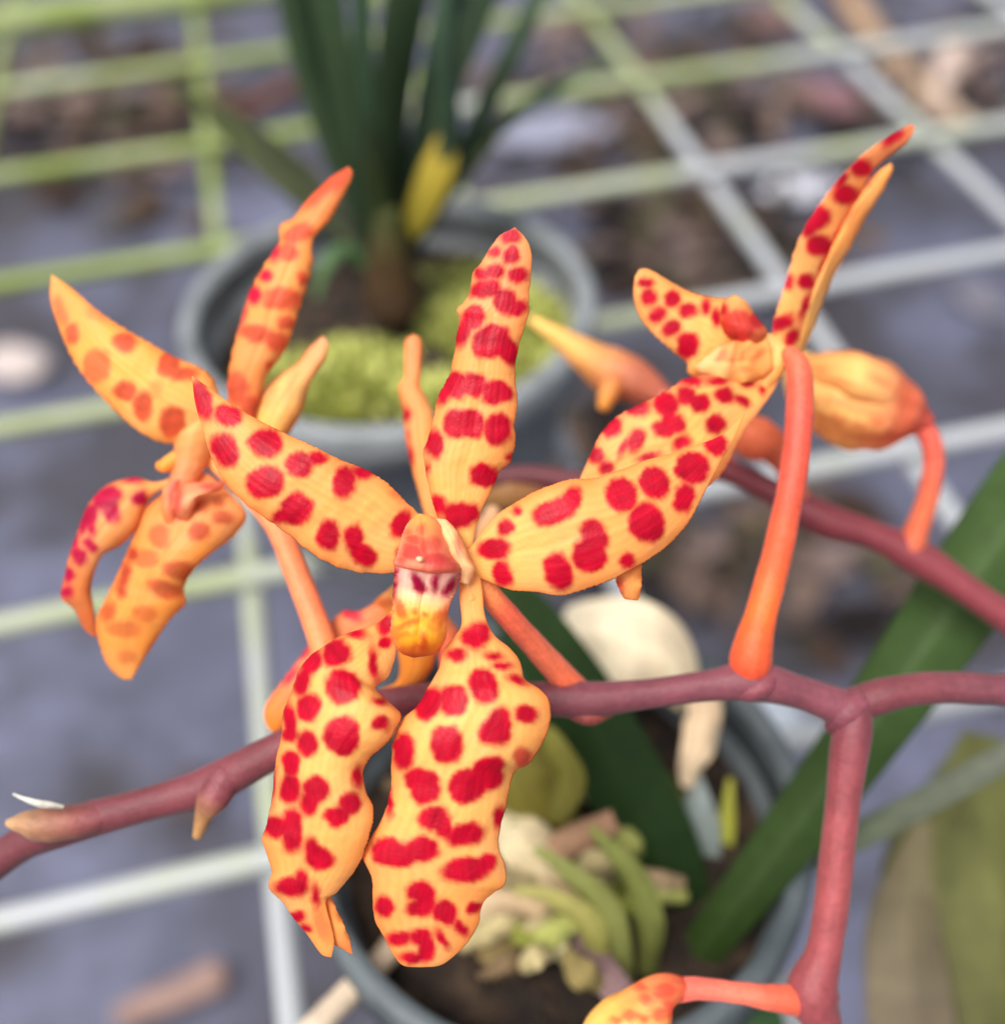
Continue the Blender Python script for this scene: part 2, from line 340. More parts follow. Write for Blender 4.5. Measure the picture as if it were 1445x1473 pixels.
pot1, c1 = pot(557, 430, .055, 300, 'round grey plastic pot holding the upright dark green plant and moss', M_POT)
pot2, c2 = pot(800, 1160, .045, 365, 'round grey plastic pot with dry sheaths and broad strap leaves', M_POT2)

def moss(name, centre, R, spots, label, cols, n=2600, seed=3):
    r = np.random.RandomState(seed); V = []; Fc = []; C = []; cs = ramp(*cols)
    for (dx, dy, rad, ht, wgt) in spots:
        for i in range(int(n*wgt)):
            a = r.uniform(0, 6.283); q = rad*math.sqrt(r.uniform())
            p = np.array([centre[0]+dx+q*math.cos(a), centre[1]+dy+q*math.sin(a), centre[2]+ht*(1-(q/rad)**2)-.004])
            d = np.array([math.cos(a)*q/rad*.9+r.normal()*.35, math.sin(a)*q/rad*.9+r.normal()*.35, 1.]); d /= np.linalg.norm(d)
            s = np.cross(d, r.normal(size=3)); s /= np.linalg.norm(s); L = r.uniform(.0025, .006); w = r.uniform(.0006, .0013)
            b = len(V); V += [p-s*w, p+s*w, p+d*L*.6+s*w, p+d*L, p+d*L*.6-s*w]; Fc.append([b, b+1, b+2, b+3, b+4])
            cc = cs(np.array(r.uniform())); C += [cc]*5
    o = mesh_obj(name, V, Fc, M_LEAF, None, np.array(C), smooth=False); tag(o, label, 'moss', kind='stuff'); return o
mc = np.array([c1[0], c1[1], c1[2]-.014])
moss('moss', mc, .05, [(.026, .004, .023, .008, .8), (-.010, -.018, .022, .007, .75), (.012, -.028, .018, .005, .35), (.034, -.014, .012, .005, .2), (-.028, -.012, .014, .004, .15), (.02, .022, .016, .004, .2)],
     'yellow green moss growing over the bark mix', [lin(120, 128, 56), lin(190, 196, 104), lin(228, 230, 150)])

# ------------------------------------------------------------------ plant in the far pot
def leafcol(a, b, seed=1): return tone(a, b, seed=seed, amt=.10, f=.02)
pl1 = empty('strap_leaf_plant', P(560, 400, .302)); tag(pl1, 'dark green plant with stiff upright leaves in the mossy pot', 'plant')
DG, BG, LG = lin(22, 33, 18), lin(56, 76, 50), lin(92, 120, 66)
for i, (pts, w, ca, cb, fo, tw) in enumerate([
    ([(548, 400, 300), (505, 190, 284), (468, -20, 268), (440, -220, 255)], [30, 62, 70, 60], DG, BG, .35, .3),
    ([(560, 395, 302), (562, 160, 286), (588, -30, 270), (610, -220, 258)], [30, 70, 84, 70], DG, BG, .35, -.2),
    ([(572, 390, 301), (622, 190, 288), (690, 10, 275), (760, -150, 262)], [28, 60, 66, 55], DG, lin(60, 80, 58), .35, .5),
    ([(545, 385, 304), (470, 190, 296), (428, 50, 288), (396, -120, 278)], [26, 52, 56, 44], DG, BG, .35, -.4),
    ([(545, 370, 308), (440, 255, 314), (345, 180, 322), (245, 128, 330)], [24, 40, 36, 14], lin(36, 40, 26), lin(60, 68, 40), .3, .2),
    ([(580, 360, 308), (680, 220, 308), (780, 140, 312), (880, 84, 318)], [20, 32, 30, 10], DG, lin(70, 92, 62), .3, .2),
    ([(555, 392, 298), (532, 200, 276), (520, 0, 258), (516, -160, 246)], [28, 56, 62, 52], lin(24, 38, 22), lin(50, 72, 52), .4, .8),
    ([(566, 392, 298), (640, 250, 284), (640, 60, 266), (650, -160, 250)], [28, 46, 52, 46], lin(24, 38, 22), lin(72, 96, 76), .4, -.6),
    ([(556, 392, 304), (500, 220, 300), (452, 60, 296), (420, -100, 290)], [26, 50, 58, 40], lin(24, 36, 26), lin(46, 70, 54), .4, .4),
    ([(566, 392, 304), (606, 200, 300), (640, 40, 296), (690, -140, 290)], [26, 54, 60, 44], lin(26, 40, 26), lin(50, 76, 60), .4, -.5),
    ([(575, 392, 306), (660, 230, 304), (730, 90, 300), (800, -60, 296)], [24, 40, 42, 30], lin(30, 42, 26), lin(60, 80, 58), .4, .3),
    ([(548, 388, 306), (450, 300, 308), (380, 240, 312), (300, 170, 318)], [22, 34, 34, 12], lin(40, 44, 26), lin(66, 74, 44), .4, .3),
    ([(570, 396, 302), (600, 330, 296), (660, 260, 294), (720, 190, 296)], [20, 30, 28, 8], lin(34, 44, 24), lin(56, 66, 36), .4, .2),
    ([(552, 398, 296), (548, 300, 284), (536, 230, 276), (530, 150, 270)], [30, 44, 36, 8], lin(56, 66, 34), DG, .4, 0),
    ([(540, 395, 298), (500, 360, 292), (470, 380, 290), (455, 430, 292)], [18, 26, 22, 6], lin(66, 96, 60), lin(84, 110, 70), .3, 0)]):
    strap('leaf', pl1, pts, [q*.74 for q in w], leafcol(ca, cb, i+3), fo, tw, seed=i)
o = strap('leaf', pl1, [(572, 360, 296), (606, 300, 288), (632, 235, 282), (648, 170, 280)], [18, 46, 50, 10], leafcol(lin(110, 104, 34), lin(176, 154, 56), 4), .25, .1); o['label'] = 'yellowing leaf'
tube('crown', pl1, [(566, 440, 302, 40), (562, 400, 298, 38), (560, 360, 292, 30), (558, 310, 286, 20)], tone(lin(60, 44, 30), lin(70, 54, 34), lin(62, 66, 36), seed=4), M_DRY)

# ------------------------------------------------------------------ plant in the near pot
pl2 = empty('strap_leaf_plant', P(950, 1400, .206)); tag(pl2, 'young plant with broad crossing strap leaves in the pot of dry sheaths', 'plant')
for i, (pts, w, ca, cb, fo, tw) in enumerate([
    ([(1010, 1380, 208), (940, 1205, 203), (850, 1040, 199), (752, 885, 198), (670, 790, 198)], [60, 118, 120, 96, 40], lin(30, 50, 24), lin(44, 68, 32), .22, .1),
    ([(840, 1580, 214), (935, 1455, 208), (1060, 1300, 195), (1200, 1115, 191), (1335, 925, 192), (1480, 715, 194), (1620, 520, 198)], [30, 52, 78, 98, 120, 128, 100], lin(36, 54, 18), lin(64, 86, 46), .5, .35),
    ([(1010, 1310, 214), (1120, 1258, 206), (1300, 1168, 200), (1470, 1075, 196)], [22, 36, 40, 36], lin(58, 72, 44), lin(98, 102, 90), .25, .4),
    ([(1000, 1320, 212), (1050, 1390, 208), (1090, 1470, 204), (1120, 1560, 200)], [60, 76, 70, 50], lin(48, 74, 40), lin(52, 80, 48), .25, .1),
    ([(985, 1340, 214), (1000, 1240, 210), (1005, 1170, 208), (1000, 1110, 208)], [40, 74, 60, 10], lin(112, 128, 120), lin(150, 160, 158), .2, .2),
    ([(990, 1340, 214), (1030, 1240, 212), (1044, 1180, 212), (1050, 1120, 212)], [20, 34, 28, 6], lin(150, 160, 60), lin(170, 170, 70), .2, .2),
    ([(1020, 1350, 216), (1090, 1440, 214), (1130, 1520, 214)], [30, 40, 20], lin(70, 96, 84), lin(80, 110, 96), .2, .1)]):
    strap('leaf', pl2, pts, w, leafcol(ca, cb, i+30), fo, tw, seed=i+3)
tube('pseudobulb', pl2, [(880, 1410, 214, 40), (868, 1330, 209, 62), (838, 1250, 208, 56), (808, 1180, 209, 26)], tone(lin(92, 92, 44), lin(126, 130, 62), lin(112, 112, 60), seed=9, amt=.3), M_LEAF, ridges=.04, rough=.02)
for i, (pts, w, ca, cb) in enumerate([
    ([(930, 1400, 204), (935, 1320, 200), (905, 1250, 199), (850, 1190, 201)], [20, 42, 34, 8], lin(84, 88, 44), lin(132, 140, 72)),
    ([(900, 1410, 203), (880, 1320, 199), (830, 1260, 198), (770, 1220, 200)], [20, 40, 34, 8], lin(100, 104, 54), lin(158, 164, 92)),
    ([(860, 1400, 203), (850, 1330, 199), (800, 1290, 198), (740, 1280, 200)], [20, 38, 30, 8], lin(130, 128, 62), lin(190, 184, 110)),
    ([(800, 1180, 204), (820, 1120, 203), (790, 1060, 203), (750, 1040, 205)], [26, 44, 34, 8], lin(110, 104, 46), lin(150, 148, 66))]):
    strap('leaf', pl2, [(x, y, z-11) for x, y, z in pts], w, leafcol(ca, cb, i+80), .5, .3, seed=i+9, wav=.2)
tube('pseudobulb', pl2, [(740, 1430, 214, 50), (730, 1370, 208, 82), (690, 1310, 208, 70), (660, 1270, 210, 30)], tone(lin(104, 90, 58), lin(136, 118, 78), lin(126, 108, 78), seed=10), M_DRY, ridges=.02, rough=.012)
tube('pseudobulb', pl2, [(800, 1220, 212, 30), (770, 1130, 206, 56), (740, 1060, 204, 50), (720, 1010, 206, 16)], tone(lin(120, 108, 40), lin(140, 132, 58), lin(96, 90, 50), seed=12), M_LEAF, ridges=.015, rough=.012)
for pts, w, ca, cb in [
    ([(640, 1300, 204), (720, 1290, 198), (810, 1320, 196), (870, 1380, 200)], [40, 78, 84, 30], lin(214, 190, 158), lin(196, 166, 120)),
    ([(720, 1180, 204), (760, 1220, 199), (800, 1260, 198), (830, 1290, 200)], [40, 84, 60, 14], lin(232, 218, 178), lin(210, 186, 140)),
    ([(760, 1240, 200), (830, 1205, 197), (885, 1180, 196)], [26, 40, 30], lin(176, 140, 112), lin(170, 132, 104)),
    ([(1012, 985, 208), (1010, 1040, 205), (996, 1090, 204), (988, 1130, 206)], [40, 52, 50, 16], lin(226, 196, 158), lin(238, 214, 178)),
    ([(840, 1300, 196), (850, 1370, 190), (890, 1430, 186), (930, 1500, 184)], [26, 44, 44, 30], lin(120, 98, 98), lin(140, 112, 112)),
    ([(980, 1330, 206), (940, 1380, 200), (900, 1430, 196)], [14, 30, 20], lin(150, 124, 90), lin(134, 108, 80))]:
    strap('sheath', pl2, pts, w, tone(ca, cb, seed=int(pts[0][0]), amt=.1), .4, .2, mat=M_DRY, wav=.2, seed=int(pts[0][1]))

for i in range(46):
    x, y = random.uniform(600, 960), random.uniform(1040, 1400); a = random.uniform(-.9, .9)+(math.pi if random.random() < .5 else 0); L = random.uniform(25, 75); z = 190/(.7075*(1+(y-H/2)/F))-random.uniform(1, 9)
    ca = random.choice([lin(150, 134, 84), lin(196, 180, 132), lin(108, 96, 60), lin(140, 146, 66), lin(176, 150, 116), lin(206, 196, 150), lin(168, 172, 96), lin(120, 100, 74)])
    strap('sheath', pl2, [(x-L*math.cos(a), y-L*math.sin(a), z+2), (x, y, z-2), (x+L*.8*math.cos(a+.4), y+L*.8*math.sin(a+.4), z)], [14, random.uniform(24, 50), 12], tone(ca*.75, ca, seed=i+200, amt=.2), .5, random.uniform(-.5, .5), mat=M_DRY, wav=.3, seed=i, n=24, m=11, thick=.5)
def loose(name, label, cat, pts, w, ca, cb, fold=.4, tw=.2, mat=None, thick=.8, group=None):
    o = strap(name, None, pts, w, tone(ca, cb, seed=int(abs(pts[0][0])), amt=.12), fold, tw, mat=mat or M_DRY, wav=.15, thick=thick)
    return tag(o, label, cat, group)
loose('fallen_leaf', 'cream dry leaf caught on the rim behind the crossing strap leaves', 'leaf', [(815, 905, 222), (880, 915, 214), (950, 950, 212), (990, 1010, 216)], [60, 130, 120, 30], lin(250, 236, 206), lin(240, 220, 182))
o = tube('dry_twig', None, [(590, 1330, 204, 17), (545, 1385, 196, 18), (480, 1450, 188, 19), (420, 1510, 182, 20)], tone(lin(200, 176, 148), lin(214, 198, 176), seed=5), M_DRY); tag(o, 'pale straight twig poking out over the rim of a pot', 'twig')
# broad mottled leaves of a neighbouring plant beside the pot
pl3 = empty('broad_leaf_plant', G(1330, 1560, 0)); tag(pl3, 'plant with broad olive and tan mottled leaves beside the fork of the stem', 'plant')
for i, (pts, w, ca, cb) in enumerate([
    ([(1450, 1650, 225), (1430, 1450, 228), (1410, 1250, 236), (1420, 1060, 250)], [260, 330, 290, 60], lin(66, 66, 34), lin(96, 98, 56)),
    ([(1330, 1650, 222), (1310, 1480, 224), (1300, 1330, 230), (1330, 1180, 240)], [110, 130, 110, 30], lin(96, 84, 74), lin(104, 96, 70))]):
    strap('leaf', pl3, pts, w, tone(ca, cb, seed=60+i, amt=.3, f=.012), .10, .1, seed=i)

# ------------------------------------------------------------------ litter on the ground under the bench
def pebble(px, py, rx, ry, c, name, label, cat, seed, rot=0, flat=.35, h=GZ, group=None):
    ctr = G(px, py, h); Z = (ctr-EYE)@FWD; a = rx*Z/F; b = ry*Z/F*1.5
    n, m = 14, 24; ph = np.linspace(.02, np.pi-.02, n)[:, None]; th = np.linspace(0, 2*np.pi, m, endpoint=False)[None]
    X = np.sin(ph)*np.cos(th); Y = np.sin(ph)*np.sin(th); Q = np.cos(ph)*np.ones((1, m))
    k = 1+.16*wob(X, Y+Q*2, seed, 2.2)
    x, y, z = a*X*k, b*Y*k, min(a, b)*flat*Q*k
    cr_, sr_ = math.cos(rot), math.sin(rot)
    V = np.stack([cr_*x-sr_*y, sr_*x+cr_*y, z+min(a, b)*flat*.8+.008], -1).reshape(-1, 3)+np.array([ctr[0], ctr[1], h])
    C = (np.array(c)*np.ones((n*m, 1)))*(1+.12*wob(X, Y+Q, seed+2, 4)).reshape(-1, 1)
    o = mesh_obj(name, V, [list(f) for f in gridfaces(n, m, True)]+[list(range(m)), [(n-1)*m+i for i in range(m)][::-1]], M_DRY, None, np.clip(C, 0, 1))
    return tag(o, label, cat, group)
for a in [(30, 540, 52, 26, lin(190, 178, 174), 'fallen_leaf', 'curled whitish leaf on the ground beside a mossy wire', 'leaf', 3, -.4),
          (1140, 287, 62, 20, lin(206, 208, 220), 'fallen_leaf', 'flat bright white leaf on the ground under the bench', 'leaf', 4, -.1),
          (795, 215, 84, 36, lin(132, 134, 152), 'plastic_scrap', 'bluish white plastic scrap on the ground beyond the far pot', 'scrap', 5, .1),
          (1188, 160, 44, 36, lin(120, 90, 96), 'stone', 'pinkish round stone on the ground under the bench', 'stone', 6, .3),
          (1100, 44, 34, 40, lin(104, 84, 82), 'stone', 'dull brownish stone beyond the pinkish round one', 'stone', 7, .3),
          (1405, 448, 30, 26, lin(116, 114, 124), 'stone', 'small pale grey stone lying alone on the blue-grey mat', 'stone', 8, .3),
          (1085, 1320, 46, 34, lin(170, 180, 188), 'plastic_scrap', 'pale crumpled scrap seen between the strap leaf and the branch', 'scrap', 9, .4),  # added solid standing in for a bluish highlight on ground and wire beyond
          (1120, 1050, 40, 40, lin(160, 168, 178), 'plastic_scrap', 'pale scrap seen in the fork below the purple stem', 'scrap', 10, .4),  # added too: pale solid for the bright background showing through the fork
          (285, 1150, 40, 26, lin(84, 70, 70), 'stone', 'dull brown stone on the mat below the bracts of the stem', 'stone', 11, .2),
          (60, 140, 60, 30, lin(100, 92, 86), 'stone', 'pale stone under the mossy rail of the bench', 'stone', 12, .2)]:
    pebble(*a)
def litter():
    r_ = np.random.RandomState(21); V = []; Fc = []; C = []
    cols = [lin(62, 48, 40), lin(92, 74, 60), lin(40, 34, 32), lin(98, 82, 74), lin(112, 96, 92), lin(74, 70, 52), lin(30, 26, 26)]
    for px, py, sd, n in [(1000, 360, 100, 220), (930, 150, 130, 280), (150, 170, 120, 300), (760, 640, 80, 90), (1050, 780, 110, 50), (1350, 120, 120, 90), (1250, 900, 140, 20)]:
        for i in range(n):
            g = G(px+r_.normal()*sd, py+r_.normal()*sd*.5, GZ); L = r_.uniform(.008, .035); w = L*r_.uniform(.2, .6); a = r_.uniform(0, 6.28); tl = r_.normal()*.25
            d = np.array([math.cos(a), math.sin(a), tl]); q = np.array([-math.sin(a), math.cos(a), r_.normal()*.3]); o = g+np.array([0, 0, r_.uniform(.008, .03)]); up = np.array([0, 0, w*.3])
            b = len(V); V += [o-d*L, o-d*L*.3+q*w, o+d*L*.5+q*w*.8, o+d*L, o+d*L*.4-q*w, o-d*L*.4-q*w*.9, o+up]
            Fc += [[b+k, b+(k+1) % 6, b+6] for k in range(6)]; C += [cols[r_.randint(len(cols))]*r_.uniform(.7, 1.2)]*7
    o = mesh_obj('leaf_litter', V, Fc, M_DRY, None, np.clip(np.array(C), 0, 1)); tag(o, 'brown leaf litter and bark chips scattered over the mat', 'litter', kind='stuff')
litter()
def stick(pts, label, ca, cb, seed, h=GZ):
    q = []
    for x, y, r in pts:
        g = G(x, y, h+.015); q.append((x, y, (g-EYE)@FWD*1000, r))
    o = tube('fallen_twig', None, q, tone(ca, cb, seed=seed, amt=.2), M_DRY, n=40, sides=12, rough=.1, seed=seed); return tag(o, label, 'twig')
stick([(1200, -30, 16), (1260, 60, 18), (1320, 130, 18), (1400, 190, 12)], 'long brown twig on the ground beneath the mesh', lin(150, 122, 96), lin(168, 148, 126), 3)
stick([(1375, 60, 20), (1360, 110, 22), (1345, 160, 16)], 'short pale twig crossing the long brown one', lin(190, 172, 160), lin(180, 160, 150), 4)
stick([(180, 1460, 20), (240, 1435, 22), (310, 1405, 24)], 'short brown twig lying alone on the mat', lin(140, 116, 108), lin(158, 130, 120), 5)
stick([(310, 180, 10), (420, 120, 10), (460, 60, 8)], 'thin dark reddish twig beside the far pot', lin(110, 74, 66), lin(120, 84, 70), 6)

# ================================================================== the orchid
STEMC = tone(lin(96, 48, 54), lin(112, 56, 62), lin(108, 58, 66), lin(118, 64, 74), seed=3, amt=.14, f=.04)
spray = empty('orchid_spray', P(1190, 1473, .150))
tag(spray, 'branching orchid spray with purple stem carrying the spotted orange flowers', 'orchid')
tube('stem', spray, [(-40, 1266, 150, 24), (30, 1215, 149, 25), (90, 1190, 148, 28), (200, 1160, 147, 24), (270, 1140, 147, 26), (310, 1126, 147, 29), (400, 1078, 146, 25),
                     (500, 1028, 146, 23), (620, 1004, 146, 22), (740, 1004, 146, 23), (840, 1006, 146, 26), (930, 998, 146, 22), (1020, 986, 146, 23), (1085, 980, 146, 29),
                     (1150, 996, 147, 24), (1215, 1020, 148, 27)], STEMC, M_STEM, n=170, sides=28, rough=.035, seed=2)
tube('branch', spray, [(1196, 1024, 148.5, 22), (1245, 1008, 148, 26), (1300, 994, 148, 24), (1370, 989, 149, 23), (1500, 996, 150, 23)], STEMC, M_STEM, n=60, sides=26, seed=4)
tube('branch', spray, [(1232, 1010, 148, 20), (1226, 1050, 147, 28), (1212, 1150, 147, 25), (1198, 1280, 147, 25), (1184, 1370, 147, 26), (1168, 1428, 147, 38), (1185, 1478, 147, 26), (1205, 1560, 147, 25)],
     tone(lin(108, 54, 62), lin(134, 64, 68), lin(146, 70, 72), lin(132, 62, 66), lin(112, 54, 60), seed=5, amt=.12), M_STEM, n=90, sides=26, seed=6)
tube('node', spray, [(1196, 1046, 147.5, 12), (1212, 1030, 146.6, 20), (1230, 1014, 146.8, 20), (1246, 1004, 147.5, 12)], tone(lin(100, 50, 60), lin(122, 64, 74), seed=8), M_STEM, n=24)
BR = tone(lin(130, 76, 74), lin(168, 124, 92), lin(196, 158, 118), seed=7)
tube('bract', spray, [(170, 1170, 147, 16), (110, 1182, 146, 24), (62, 1186, 145.4, 25), (36, 1184, 145, 17), (14, 1184, 145, 7)], tone(lin(120, 62, 70), lin(120, 66, 64), lin(142, 96, 74), lin(172, 134, 96), seed=7), M_STEM, n=30)
tube('bract', spray, [(325, 1118, 146, 24), (306, 1150, 145, 23), (294, 1172, 145, 14), (284, 1202, 145, 7)], tone(lin(118, 62, 70), lin(118, 60, 66), lin(150, 106, 68), lin(166, 124, 76), seed=7), M_STEM, n=30)
strap('bract', spray, [(92, 1160, 143), (60, 1156, 142), (38, 1150, 142), (20, 1142, 143)], [4, 12, 9, 2], tone(lin(190, 186, 172), lin(214, 210, 200)), .3, .3, mat=M_DRY, thick=.2)
tube('bract', spray, [(876, 1024, 147, 8), (846, 1032, 145.5, 12), (812, 1024, 146, 6)], tone(lin(150, 70, 56), lin(112, 54, 56)), M_STEM, n=24)
tube('bract', spray, [(1112, 966, 146.5, 10), (1100, 984, 144.6, 16), (1078, 996, 144.6, 14), (1050, 994, 146, 8)], tone(lin(122, 64, 74), lin(112, 54, 62)), M_STEM, n=24)

PED = lin(236, 104, 74); PEDR = lin(214, 76, 60)
# ---- front flower
f1 = empty('flower', P(650, 810, .133), spray); f1['label'] = 'sharp spotted flower facing forward with five spread blades'
petal('dorsal_sepal', f1, 'B',
  [(492, 68), (440, 95), (405, 140), (375, 190), (345, 230), (335, 290), (315, 330), (288, 355), (298, 385), (290, 440), (280, 510), (262, 590), (225, 660), (210, 720), (195, 790), (172, 860), (180, 930), (195, 1000), (210, 1060), (235, 1110), (262, 1150), (285, 1200)],
  [(492, 68), (525, 100), (548, 150), (548, 220), (540, 300), (538, 370), (520, 430), (500, 500), (490, 570), (495, 640), (498, 700), (488, 760), (492, 820), (475, 890), (435, 930), (410, 990), (385, 1040), (365, 1090), (350, 1140), (340, 1200)],
  [128.5, 129, 129.5, 130, 130.5, 131.5, 133], [(478, 100, 36, 24), (418, 152, 22, 16, -20), (480, 165, 28, 28), (420, 220, 36, 26, -20), (375, 235, 20, 24), (500, 237, 32, 26), (395, 285, 48, 28, -20), (360, 300, 20, 15),
   (455, 320, 38, 40, 30), (490, 350, 40, 25), (345, 385, 36, 38), (310, 430, 24, 60, 20), (400, 478, 56, 52), (465, 500, 36, 48, -20), (425, 445, 40, 34), (285, 628, 48, 44, -30), (345, 618, 46, 40), (420, 652, 46, 40), (458, 655, 30, 28), (240, 660, 20, 32, 20),
   (285, 760, 42, 48), (338, 760, 44, 50), (430, 780, 46, 52), (208, 830, 32, 48), (380, 940, 46, 40), (182, 920, 8, 20), (228, 1045, 24, 35, -20), (292, 1082, 50, 44), (342, 1075, 26, 32), (470, 880, 10, 12)],
  bulge=[.2, 1.0, 1.4, 1.4, 1.0, .6], roll=[0, 1, 1.2, 1.2, .6], base=(PINK*.5+ORA*.5, ORA, YEL), seed=3, n=180, m=60)
petal('petal', f1, 'A',
  [(45, 636), (120, 690), (190, 740), (290, 800), (400, 855), (500, 900), (600, 950), (700, 990), (780, 1040), (850, 1110), (905, 1165), (930, 1230)],
  [(45, 636), (58, 740), (85, 830), (110, 920), (160, 1020), (240, 1110), (330, 1175), (420, 1240), (480, 1290), (560, 1340), (650, 1370), (740, 1378), (815, 1375), (880, 1350)],
  [131.5, 130, 129, 128.7, 129.5, 131, 132.5], [(85, 725, 32, 78, -15), (180, 785, 48, 38, 10), (170, 915, 46, 66, -25), (322, 890, 58, 50), (318, 1035, 68, 56, -20), (435, 1135, 60, 52, -40), (385, 1165, 40, 24, -10),
   (448, 970, 48, 42), (515, 945, 34, 26, -20), (618, 1035, 40, 58, 10), (690, 1000, 42, 22, 10), (558, 1235, 40, 52, 10), (652, 1242, 36, 50), (692, 1312, 50, 38, 35), (832, 1195, 38, 52, 25), (810, 1080, 22, 18, 0, .35), (825, 1325, 15, 35), (730, 1125, 20, 16, 0, .12)],
  bulge=[.2, 1.0, 1.6, 1.6, 1.2, .5], roll=.9, base=(ORA, ORA, YEL), seed=7, n=170, m=64)
petal('petal', f1, 'B',
  [(1300, 725), (1222, 800), (1130, 838), (1030, 870), (940, 895), (850, 930), (760, 955), (680, 960), (600, 985), (510, 1030), (440, 1075), (385, 1130), (350, 1180), (310, 1220)],
  [(1300, 725), (1262, 815), (1215, 895), (1170, 980), (1140, 1040), (1100, 1110), (1040, 1180), (980, 1225), (930, 1258), (860, 1295), (780, 1330), (700, 1355), (640, 1365), (560, 1352), (480, 1345), (420, 1325), (375, 1305), (330, 1290)],
  [134.5, 132.5, 131, 129.5, 129, 130.2, 132.5], [(420, 1202, 54, 38), (452, 1290, 32, 45, -15), (458, 1128, 28, 28), (498, 1068, 16, 14, -30), (612, 1078, 56, 42, -15), (690, 1030, 34, 46, 20), (655, 1062, 40, 38),
   (868, 1012, 52, 58, -10), (985, 970, 50, 56, -30), (1118, 915, 58, 52, 20), (955, 1112, 58, 66, 10), (1088, 1020, 34, 52, 15), (772, 1150, 42, 54, -15), (755, 1225, 56, 55), (645, 1282, 46, 62, -15), (885, 1245, 25, 22), (1200, 835, 38, 40, -20)],
  bulge=[.2, 1.0, 1.6, 1.6, 1.2, .5], roll=.9, base=(ORA, ORA, YEL), seed=11, n=170, m=64)
petal('lateral_sepal', f1, 'C',
  [(775, -80), (768, 0), (765, 100), (772, 200), (740, 250), (705, 300), (690, 360), (650, 430), (610, 500), (560, 545), (525, 620), (518, 700), (515, 780), (500, 860), (470, 930), (430, 1000), (415, 1050), (445, 1120), (450, 1200), (455, 1270), (490, 1340), (525, 1405), (560, 1442), (620, 1448)],
  [(800, -80), (832, 0), (845, 70), (855, 170), (890, 240), (950, 290), (985, 340), (1000, 400), (1060, 440), (1090, 490), (1090, 560), (1065, 630), (1020, 700), (965, 735), (945, 800), (930, 870), (910, 940), (905, 1010), (930, 1090), (925, 1150), (880, 1180), (845, 1220), (830, 1290), (790, 1360), (740, 1410), (690, 1442), (620, 1448)],
  [133, 131, 127.5, 126.5, 127, 128, 129, 130], [(830, 240, 36, 52, -5), (795, 245, 20, 35, 10), (755, 312, 34, 20, -10), (890, 313, 32, 14), (920, 350, 34, 16, 5), (975, 405, 35, 14, 20), (850, 422, 50, 58, -20), (655, 490, 42, 58, 20), (742, 475, 48, 50),
   (718, 635, 58, 62), (908, 570, 40, 68), (870, 590, 36, 40), (1005, 525, 42, 32, 10), (560, 660, 38, 62), (635, 785, 54, 62, -25), (602, 760, 36, 38), (990, 680, 30, 34, 0, .8), (790, 788, 62, 58, -20), (868, 742, 56, 56, -10), (900, 710, 26, 30),
   (668, 905, 56, 42, -20), (705, 935, 32, 40), (785, 965, 68, 38, -10), (508, 1030, 60, 46, 10), (625, 1018, 58, 44), (560, 1040, 50, 40), (785, 1092, 86, 44, -5), (865, 1068, 34, 34), (622, 1172, 50, 34), (610, 1235, 44, 28), (645, 1205, 32, 44),
   (488, 1225, 32, 38), (710, 1250, 46, 44, 30), (765, 1305, 30, 18, 35), (815, 1232, 25, 24), (700, 1345, 14, 38, -35), (545, 1345, 42, 24), (620, 1335, 40, 26, -10), (642, 1380, 28, 48), (598, 1412, 45, 20), (905, 900, 20, 40), (507, 840, 15, 50)],
  bulge=[.2, .8, 2.6, 2.8, 2.4, 2.0, 1.5, .6], roll=[.2, 1.5, 1.6, 1.4, 1.2, .8], ripple=.5, base=(ORA, YEL, ORA*.7+DEE*.3), seed=15, n=200, m=72)
petal('lateral_sepal', f1, 'C',
  [(600, 60), (530, 136), (470, 192), (400, 218), (330, 243), (270, 280), (215, 320), (175, 380), (150, 450), (125, 520), (115, 600), (100, 680), (88, 760), (80, 850), (62, 930), (45, 980), (65, 1040), (80, 1100), (70, 1160), (120, 1210), (160, 1270), (210, 1330), (260, 1400), (296, 1412)],
  [(610, 90), (548, 160), (540, 230), (525, 330), (500, 390), (455, 430), (500, 480), (545, 525), (540, 560), (505, 620), (440, 680), (410, 740), (420, 810), (448, 870), (435, 960), (410, 1040), (370, 1110), (315, 1175), (275, 1205), (290, 1280), (305, 1350), (296, 1412)],
  [133, 130.5, 127, 126, 126.8, 128, 129, 130.5], [(390, 238, 36, 14, 5), (495, 200, 24, 42, 30), (490, 268, 26, 26), (450, 345, 18, 60, -10), (315, 305, 50, 46, -20), (225, 340, 33, 45, 30), (193, 410, 30, 48, 15), (340, 427, 62, 58), (215, 503, 40, 48, 10), (335, 605, 62, 66),
   (147, 545, 24, 56, -8), (150, 600, 28, 30), (210, 635, 38, 44), (150, 705, 34, 40), (150, 795, 36, 56), (242, 800, 46, 44, -30), (215, 852, 34, 42), (315, 900, 42, 36, -20), (365, 852, 36, 40), (95, 940, 38, 40, 30), (157, 950, 38, 74), (252, 1048, 54, 40, 20), (220, 1020, 22, 40),
   (150, 1155, 60, 30, -5), (187, 1140, 26, 44), (470, 480, 28, 16), (475, 560, 32, 26), (388, 755, 18, 38), (172, 1265, 24, 22), (205, 1305, 20, 14), (238, 1190, 12, 44), (262, 1290, 20, 60, -15, .35), (85, 780, 9, 60)],
  bulge=[.2, 1.2, 2.8, 2.8, 2.4, 2.0, 1.2, .5], tilt=[0, -1, -2, -2, -1.5, 0], roll=[.2, 1.5, 1.6, 1.2, .8], ripple=.5, base=(ORA, YEL, ORA*.7+DEE*.3), seed=19, n=200, m=72)
